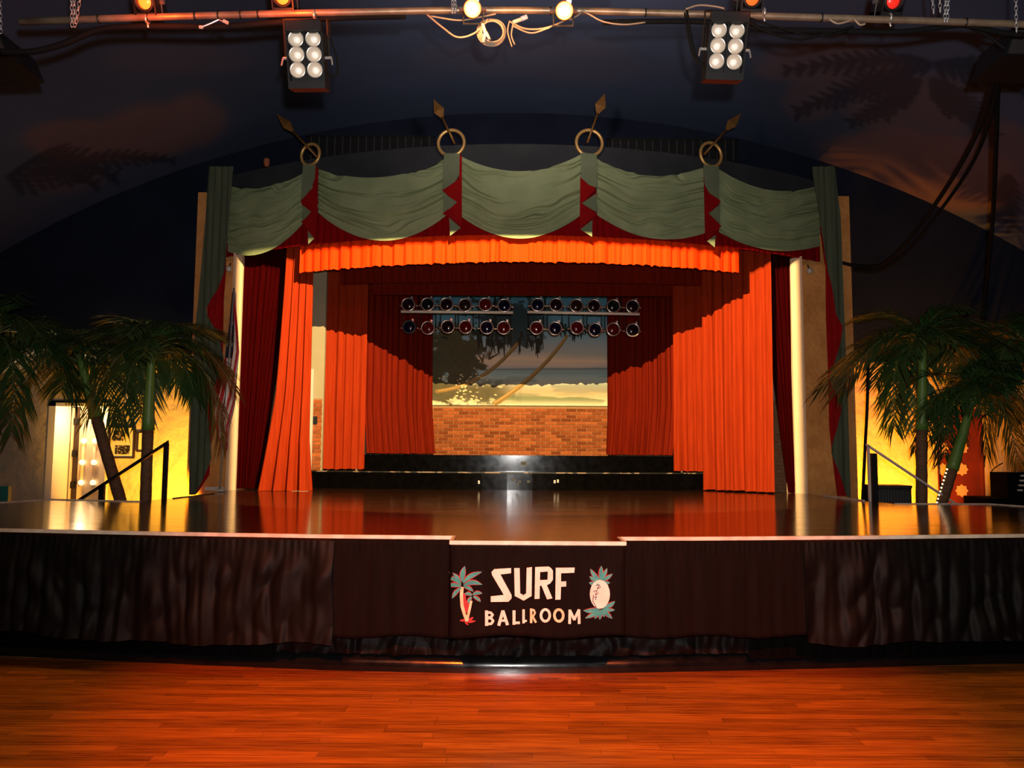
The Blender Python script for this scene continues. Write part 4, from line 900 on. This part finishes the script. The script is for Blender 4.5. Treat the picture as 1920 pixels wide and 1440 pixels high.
# ------------------------------------------------------------------ vents in the end wall
for lb, a, b in (('left', 578, 812), ('right', 1140, 1382)):
    p0, p1 = P(a, 243, YW-.02), P(b, 306, YW-.02)
    t = thing('air_vent', 'long dark slatted vent high on the navy wall, %s of centre' % lb, 'vent', (p0+p1)/2)
    z0, z1 = p1.z, min(p0.z, arch_z(p0.x)-.05, arch_z(p1.x)-.05)
    MB().box(p0.x, p1.x, YW-.03, YW-.01, z0, z1).build('backing', m_black, t)
    n = 16
    for k in range(n):
        x = p0.x+(p1.x-p0.x)*(k+.5)/n; MB().box(x-.012, x+.012, YW-.06, YW-.03, z0+.02, z1-.02).build('slat', m_charcoal, t)
    MB().box(p0.x-.02, p1.x+.02, YW-.05, YW-.02, z1-.02, z1+.02).box(p0.x-.02, p0.x+.02, YW-.05, YW-.02, z0, z1).box(p1.x-.02, p1.x+.02, YW-.05, YW-.02, z0, z1).build('frame', m_black, t)
# small fittings
p = PF(500, 304, -.04); MB().lathe([(.001, -.08), (.04, -.07), (.05, -.02), (.05, .05)], 14, Matrix.Translation(p) @ Matrix.Rotation(pi/2, 4, 'X')).build('marker_lamp', m_orangecap, None, smooth=True, label='small orange cap high on the fascia above the left swag', cat='lamp')
for px, py, lb in ((429, 504, 'left'), (1518, 508, 'right')):
    p = P(px, py, 13.08); t = thing('globe_lamp', 'small round globe fixed near the top of the %s pillar' % lb, 'lamp', p)
    MB().lathe([(.001, -.055), (.03, -.047), (.05, -.02), (.05, .01), (.03, .04)], 16, Matrix.Translation(p)).build('globe', m_white, t, smooth=True); MB().tube([p+Vector((0, .02, .03)), p+Vector((0, .08, .12))], .012, 6).build('bracket', m_black, t)

# ------------------------------------------------------------------ flag
f0, f1 = P(412, 921, 12.70), P(439, 540, 12.71)
fl = thing('flag', 'striped red and white flag with starred blue corner furled on a leaning pole', 'flag', f0)
MB().tube([f0, f1], .016, 8).build('pole', m_zinc, fl, smooth=True)
MB().lathe([(.001, 0), (.10, .0), (.10, .02), (.03, .04)], 16, Matrix.Translation(f0) @ Matrix.Rotation(pi/2, 4, 'X')).build('base', m_white, fl, smooth=True)
rows = [(548, 437, 441), (580, 434, 442), (620, 430, 446), (660, 424, 449), (690, 420, 446), (720, 417, 443), (750, 410, 442), (775, 404, 438), (800, 406, 432), (825, 412, 430), (845, 419, 427)]
NU, NV = 60, 90
mbf = strip(rows, 12.78, NU, 71, .03, .075)
mbf.v = []; mbf.f = []
def rowat(y):
    for a, b in zip(rows[:-1], rows[1:]):
        if a[0] <= y <= b[0]: t = (y-a[0])/(b[0]-a[0]); return a[1]+(b[1]-a[1])*t, a[2]+(b[2]-a[2])*t
    return rows[-1][1:]
def flfn(u, v):
    y = 548+(845-548)*v; xl, xr = rowat(y); p = P(xl+(xr-xl)*u, y, 12.84)
    return (p.x, p.y-.035*math.sin(u*11+v*3)-.02*math.sin(u*5+v*9), p.z)
fo = mbf.grid(flfn, NU, NV).build('cloth', m_flag, fl, smooth=True)
cols = []
for j in range(NV+1):
    for i in range(NU+1):
        u, v = i/NU, j/NV; s = (u*1.6+.25*math.sin(v*6+u*3)+v*.55)
        red = (int(s*4.2+3) % 2) == 0
        c = (.50, .012, .02) if red else (.72, .62, .55)
        if v < .42 and u < .62-.5*max(0, v-.25)*2:
            c = (.008, .008, .02)
            if (i % 14 in (4, 5)) and (j % 12 in (5, 6)): c = (.6, .55, .5)
        cols += [*c, 1]
ca = fo.data.color_attributes.new('Paint', 'FLOAT_COLOR', 'POINT'); ca.data.foreach_set('color', cols)

# ------------------------------------------------------------------ doors, pictures, side fittings
d1 = thing('door_1', 'white framed doorway at left with a cream door standing inside', 'door', ((dl0+dl1)/2, YW, .5)); d1['kind'] = 'structure'
del d1['category']
xj = P(101, 850, YW-.06).x; YD = YW+.42
MB().box(xj-.12, xj, YW-.08, YD+.04, .5, dtop+.10).build('jamb', m_reveal, d1, label='deep white painted jamb')
MB().box(dl1, dl1+.05, YW-.08, YD, .5, dtop+.06).build('jamb', m_reveal, d1, label='white painted jamb')
MB().box(xj-.12, dl1+.05, YW-.08, YW-.03, dtop, dtop+.10).box(xj-.12, dl1+.05, YW-.08, YD, dtop+.06, dtop+.10).build('head', m_reveal, d1)
xa_, xm, xe = P(124, 850, YD).x, P(146, 850, YD).x, P(206, 850, YD).x
MB().box(xa_-.1, xm, YD+.02, YD+.05, .5, dtop+.06).build('dark_gap', m_frame, d1)
MB().box(xa_+.08, xa_+.11, YD-.02, YD+.02, .5, dtop).build('door_stop', m_doorcream, d1)
for zz in (1.05, 1.62, 2.2): MB().box(xm-.09, xm-.03, YD-.03, YD+.02, zz, zz+.12).build('hinge', m_black, d1)
MB().box(xm, xe+.3, YD+.02, YD+.06, .5, dtop+.06).build('leaf', m_doorcream, d1)
MB().box(xa_-.3, xe+.4, YD+.06, YD+.12, .4, dtop+.2).build('backing', m_frame, d1)
for k, xs in enumerate(((157, 154, 152), (178, 176, 174))):  # glowing round spots on cream strips before the door leaf
    t = thing('glow_strip', 'vertical strip of three glowing round spots inside the left doorway, %s one' % ('left', 'right')[k], 'lamp', P(xs[1], 868, YD-.02))
    MB().tube([P(xs[0], 822, YD), P(xs[2], 912, YD)], .03, 8).build('channel', m_doorcream, t, smooth=True)
    for px, py in zip(xs, (827, 867, 905)):
        MB().lathe([(.001, -.05), (.03, -.042), (.048, -.015), (.048, .02)], 14, Matrix.Translation(P(px, py, YD-.04))).build('bulb', m_warmbulb, t, smooth=True)
l = bpy.data.lights.new('doorway_glow', 'POINT'); o = bpy.data.objects.new('doorway_glow', l); C.objects.link(o); l.energy = 26; l.color = (1, .72, .40); l.shadow_soft_size = .08; o.location = ((xm+xe)/2, YW+.05, 2.3)
def picture(label, x0, y0, x1, y1, photos):
    a, b = P(x0, y0, YW-.07), P(x1, y1, YW-.07); t = thing('picture_frame', label, 'picture', (a+b)/2)
    MB().box(a.x, b.x, YW-.075, YW-.06, b.z, a.z).build('mat_board', m_mat_card, t)
    w_ = .025; MB().box(a.x-w_, b.x+w_, YW-.10, YW-.06, a.z, a.z+w_).box(a.x-w_, b.x+w_, YW-.10, YW-.06, b.z-w_, b.z).box(a.x-w_, a.x, YW-.10, YW-.06, b.z, a.z).box(b.x, b.x+w_, YW-.10, YW-.06, b.z, a.z).build('frame', m_frame, t)
    for q in photos:
        c, d_ = P(q[0], q[1], YW-.078), P(q[2], q[3], YW-.078); MB().box(c.x, d_.x, YW-.079, YW-.074, d_.z, c.z).build('photograph', m_photo, t)
picture('framed cream mat with two dark photographs on the yellow wall left', 209, 802, 250, 857, [(213, 808, 231, 827), (216, 835, 243, 852)])
picture('narrow dark framed picture behind the upright left palm trunk', 261, 812, 284, 845, [])
d2 = thing('door_2', 'dark red door with tan star panels in the right stucco wall', 'door', ((dr0+dr1)/2, YW, .5)); d2['kind'] = 'structure'; del d2['category']
MB().box(dr0, dr1, YW+.04, YW+.10, .5, dtr).build('leaf', m_door, d2)
MB().box(dr0-.0, dr0+.03, YW-.05, YW+.05, .5, dtr).box(dr1-.03, dr1, YW-.05, YW+.05, .5, dtr).box(dr0, dr1, YW-.05, YW+.05, dtr-.03, dtr).build('frame', m_door, d2)
for px in (1767, 1803):
    for py in (800, 840, 880, 920, 958):
        c = P(px, py, YW+.04); R1, R2 = .115, .088
        pts = [(c.x+(R1 if k % 2 == 0 else R2)*math.sin(pi*k/8), YW+.026, c.z+(R1 if k % 2 == 0 else R2)*math.cos(pi*k/8)) for k in range(16)]
        MB().prism(pts, (0, .016, 0)).build('star_panel', m_star, d2)
# handrails and steps
def rail(label, top, bot, Y, post2, mt, mtp, side):
    a, b = P(*top, Y), P(*bot, Y); t = thing('handrail', label, 'handrail', (a.x, Y, ZD)); d = (b-a).normalized()
    e = b+d*.55
    thin = mt is m_rail; M = MB(); n = Vector((0, 0, .016 if thin else .022)); pw = .014 if thin else .03
    M.prism([a-n-d*.03, e-n, e+n, a+n-d*.03], (0, .04, 0)).build('rail', mt, t)
    MB().box(a.x-pw, a.x+pw, Y-.0, Y+.04, ZD-.1, a.z).build('post', mtp, t)
    if thin: return t
    p = P(*post2, Y); MB().box(p.x-.035, p.x+.035, Y, Y+.05, .45, p.z).build('post', mtp, t)
    return t
rail('black wooden handrail of the stairs going down at left of the stage', (311, 831), (150, 936), il[0].y+.03, (190, 910), m_black, m_black, -1)
tr = rail('pale metal handrail of the stairs going down at right of the stage', (1629, 836), (1790, 943), ir[0].y+.03, (1752, 918), m_rail, m_rail, 1)
p = P(1640, 850, ir[0].y+.12); MB().box(p.x-.04, p.x+.035, p.y, p.y+.06, .5, p.z).build('post', m_black, tr, label='black rear post')
for sx, e0, e1, lb in ((-1, wl[0], il[0], 'left'), (1, wr[0], ir[0], 'right')):
    t = thing('side_steps', 'dark wooden steps leading down at the %s of the stage' % lb, 'stairs', (e0.x, (e0.y+e1.y)/2, 0))
    x = min(e0.x, e1.x) if sx < 0 else max(e0.x, e1.x)
    for k in range(5):
        zt = ZD-.18*(k+1); xa_ = x+sx*.27*k; MB().box(min(xa_, xa_+sx*.27), max(xa_, xa_+sx*.27), e0.y+.02, e1.y-.02, 0, zt).build('step', m_deck, t)
# speaker at right
p0, p1 = P(1643, 910, 12.3), P(1706, 945, 12.3)
t = thing('floor_speaker', 'black floor loudspeaker with ribbed grille behind the right stair rail', 'loudspeaker', ((p0.x+p1.x)/2, 12.3, .5))
MB().box(p0.x-.02, p1.x+.03, 12.3, 12.75, .5, p0.z).build('cabinet', m_black, t)
MB().box(p0.x, p1.x, 12.28, 12.30, .6, p0.z-.05).build('grille', m_charcoal, t)
for k in range(11): x = p0.x+.03+(p1.x-p0.x-.06)*k/10; MB().box(x-.012, x+.012, 12.262, 12.28, .62, p0.z-.08).build('grille_rib', m_rail if False else m_grille, t)
MB().box(p0.x-.02, p1.x+.03, 12.27, 12.33, p0.z-.04, p0.z).build('top_edge', m_charcoal, t)
# equipment at far right
t = thing('equipment_case', 'black equipment case with stacked gear at the far right of the stage wing', 'case', P(1890, 935, 11.0))
a, b = P(1853, 934, 11.0), P(1990, 946, 11.0); MB().box(a.x, b.x, 11.0, 11.6, .5, a.z).build('case', m_matte, t)
a2, b2 = P(1888, 886, 11.1), P(1990, 930, 11.1); MB().box(a2.x, b2.x, 11.1, 11.5, a.z, a2.z).build('rack', m_matte, t)
for k in range(4):
    q = P(1918-2*k, 892+k*9, 11.09); MB().box(q.x-.03, q.x+.03, 11.07, 11.1, q.z-.012, q.z+.012).build('label_plate', m_rail, t)
cable('cable', 'thin black cable looping on the stucco beside the equipment case', [P(1880, 868, 12.5), P(1862, 880, 12.4), P(1857, 898, 12.2), P(1868, 918, 11.8), P(1878, 932, 11.3)], .008, m_cable)
a, b = P(-20, 912, 11.3), P(10, 945, 11.3); t = thing('teal_chair', 'teal vinyl chair back at the far left edge behind the stage wing', 'chair', ((a.x+b.x)/2, 11.4, .5))
MB().box(a.x-.2, b.x, 11.35, 11.43, .95, a.z).build('backrest', m_tealp, t); MB().box(a.x-.2, b.x, 11.0+.3, 11.8, .88, .95).build('seat', m_tealp, t)
for x in (a.x-.17, b.x-.03):
    for yv in (11.36, 11.75): MB().box(x-.015, x+.015, yv-.015, yv+.015, .5, .88).build('leg', m_black, t)

# ------------------------------------------------------------------ palms
def frond_mesh(seed, L, droop, nl=38, ll=.55):
    rs = random.Random(seed); lf = MB(); pts = []
    def rach(t):                      # starts going up/out along +X, then droops
        a0 = 1.05
        x = L*(t-.18*t*t*droop); z = L*(math.tan(.55)*t*.9-droop*.95*t*t); return Vector((x, 0, z))
    n = 14
    pts = [rach(i/n) for i in range(n+1)]
    for i in range(nl):
        t = .12+.88*i/(nl-1); p = rach(t); d = (rach(min(1, t+.02))-rach(t-.02)).normalized()
        for sg in (-1, 1):
            l = ll*(.55+.6*math.sin(pi*(t*.85+.1)))*rs.uniform(.8, 1.15)*(1 if t < .95 else .8)
            side = Vector((0, sg, 0))
            v = (d*rs.uniform(.55, .85)+side*rs.uniform(.55, .9)*(1-.3*t)+Vector((0, 0, rs.uniform(-.15, .25)))).normalized()
            wv = d.cross(v).cross(v).normalized() if d.cross(v).length > 1e-4 else d
            w_ = .017*rs.uniform(.8, 1.25); g = Vector((0, 0, -1))
            m1 = p+v*l*.45+g*l*.08; e = p+v*l*.85+g*l*rs.uniform(.28, .5)
            lf.add([p+wv*w_*.4, p-wv*w_*.4, m1+wv*w_, m1-wv*w_, e], [(0, 1, 3, 2), (2, 3, 4)])
    return lf, pts
FR = []
for i, (L, dr_) in enumerate(((1.15, .9), (1.3, 1.15), (1.2, 1.5), (1.45, 1.25), (1.0, 1.75))):
    lf, pts = frond_mesh(100+i, L, dr_); ml = lf.mesh('leaflets'); ml.materials.append(m_leaf)
    mr = MB().tube(pts, [.014*(1-.75*k/len(pts)) for k in range(len(pts))], 5).mesh('rachis', smooth=True); mr.materials.append(m_rachis); FR.append((ml, mr))
def palm(label, trunk, Y, fr, tr_, shaft, seed, lights=False):
    pts = [P(a, b, Y) for a, b in trunk]; base_ = Vector((pts[0].x, Y, .5)); t = thing('palm_tree', label, 'palm', base_)
    full = [Vector((pts[0].x+(pts[0].x-pts[1].x)*.25, Y, .5))]+pts
    top = pts[-1]
    ns = len(full)
    # dense polyline with rings
    dense = []
    for a, b in zip(full[:-1], full[1:]):
        for k in range(6): dense.append(a.lerp(b, k/6))
    dense.append(top)
    k0 = int(len(dense)*(1-shaft))
    MB().tube(dense[:k0+1], [tr_*(1.12-.15*i/len(dense)+(.05 if i % 2 else 0)) for i in range(k0+1)], 10).build('trunk', m_trunk, t, smooth=True)
    nn = len(dense)-k0; MB().tube(dense[k0:], [tr_*(1.25-.6*i/max(1, nn-1)) for i in range(nn)], 10).build('crownshaft', m_shaft, t, smooth=True, label='smooth green crownshaft')
    rs = random.Random(seed); off = Vector(OFF[t.name])
    for k, (az, tilt, which, sc) in enumerate(fr):
        ml, mr = FR[which]
        o = bpy.data.objects.new('frond', ml); C.objects.link(o); o.parent = t
        o.location = top-off+Vector((0, 0, -.02*k*.3)); o.rotation_euler = (0, -math.radians(tilt), math.radians(az)); o.scale = (sc, sc, sc)
        r_ = bpy.data.objects.new('rachis', mr); C.objects.link(r_); r_.parent = o
    if lights:
        for i in range(10):
            p = dense[6].lerp(dense[k0], i/9)+Vector((-tr_*1.15, -.02, 0)); MB().lathe([(.001, -.014), (.012, -.008), (.014, .004), (.001, .012)], 8, Matrix.Translation(p)).build('fairy_light', m_warmbulb, t, smooth=True)
    return t
def crown(seed, n=13, sc=1.0, lo=-25, hi=50, skip=None):
    rs = random.Random(seed); out = []
    for k in range(n):
        az = (k*137.5+rs.uniform(-18, 18)) % 360; tl = rs.uniform(lo, hi)*(1 if k % 2 else .6); which = rs.randrange(5); q = sc*rs.uniform(.85, 1.15)
        if 225 < az < 315: tl = max(tl, 42); q *= .85
        out.append((az, tl, which, q))
    return out
palm('palm with leaning brown trunk in front of the left doorway', [(226, 938), (198, 845), (172, 752), (150, 672)], 11.7, crown(5, 15, .88, 0), .075, .34, 5)
palm('palm with upright trunk in front of the yellow wall at left', [(273, 940), (276, 840), (280, 740), (285, 655)], 11.3, crown(11, 17, .96, -14), .07, .42, 11)
palm('palm at the far left edge with trunk outside the picture', [(-70, 940), (-56, 840), (-36, 740), (-18, 625)], 11.5, crown(17, 18, 1.2, -18), .08, .4, 17)
palm('palm crown between the left edge and the doorway', [(40, 940), (62, 840), (78, 740), (88, 660)], 12.6, crown(23, 12, .9), .07, .4, 23) if False else None
palm('palm with upright trunk beside the right stair rail', [(1728, 942), (1728, 840), (1729, 740), (1730, 640)], 11.7, crown(31, 20, 1.05), .072, .42, 31)
palm('palm with leaning trunk and string lights by the star door', [(1766, 942), (1785, 880), (1805, 815), (1826, 735)], 11.3, crown(37, 16, .86, -4), .07, .5, 37, lights=True)
palm('palm at the far right edge above the equipment case', [(1990, 942), (1970, 840), (1950, 740), (1928, 645)], 11.9, crown(43, 18, 1.2, -20), .08, .4, 43)

# ------------------------------------------------------------------ the stage key light with its shaped shutters, hung over the dance floor
kl = thing('key_light', 'black theatre spotlight with shutters hung above the dance floor', 'stage light', KEY+Vector((0, -.3, 0)))
MB().lathe([(.02, -.5), (.11, -.48), (.13, -.2), (.13, -.05), (.10, -.05)], 18, Matrix.Translation(KEY) @ Matrix.Rotation(-math.radians(34), 4, 'X')).build('body', m_black, kl, smooth=True)
MB().tube([KEY+Vector((0, -.25, .2)), Vector((KEY.x, KEY.y-.25, 7.9))], .02, 8).build('hanger', m_black, kl)
RS = 1.1
def sm1(a, b, x): t = min(1, max(0, (x-a)/(b-a))); return t*t*(3-2*t)
def shutter_pt(x, z, y=None):
    d = Vector((x, (Yf(x)-.06 if y is None else y), z))-KEY; h = math.hypot(d.x, d.y); return KEY+d*(RS/h)
mb = MB(); N = 40
def shf(u, v):
    x = -4.9+10.1*u; p = shutter_pt(x, ZL+.03*sm1(2.9, 3.5, abs(x-XC)), Yf(x)+.075); return (p.x, p.y, p.z+.8*v)
mb.grid(shf, N, 1); mb.build('top_shutter', m_black, kl, smooth=True)
for sx, xx in ((-1, P(428, 700, 13.6).x), (1, P(1512, 700, 13.6).x)):
    p = shutter_pt(xx, 0, 13.6)-KEY; az = math.atan2(p.x, p.y); r2 = .85; q = KEY+Vector((r2*math.sin(az), r2*math.cos(az), 0)); e = KEY+Vector((r2*math.sin(az+sx*.55), r2*math.cos(az+sx*.55), 0))
    MB().add([(q.x, q.y, q.z-.57), (e.x, e.y, e.z-.80), (e.x, e.y, e.z+.2), (q.x, q.y, q.z+.2)], [(0, 1, 2, 3)]).build('side_shutter', m_black, kl, solid=.004)
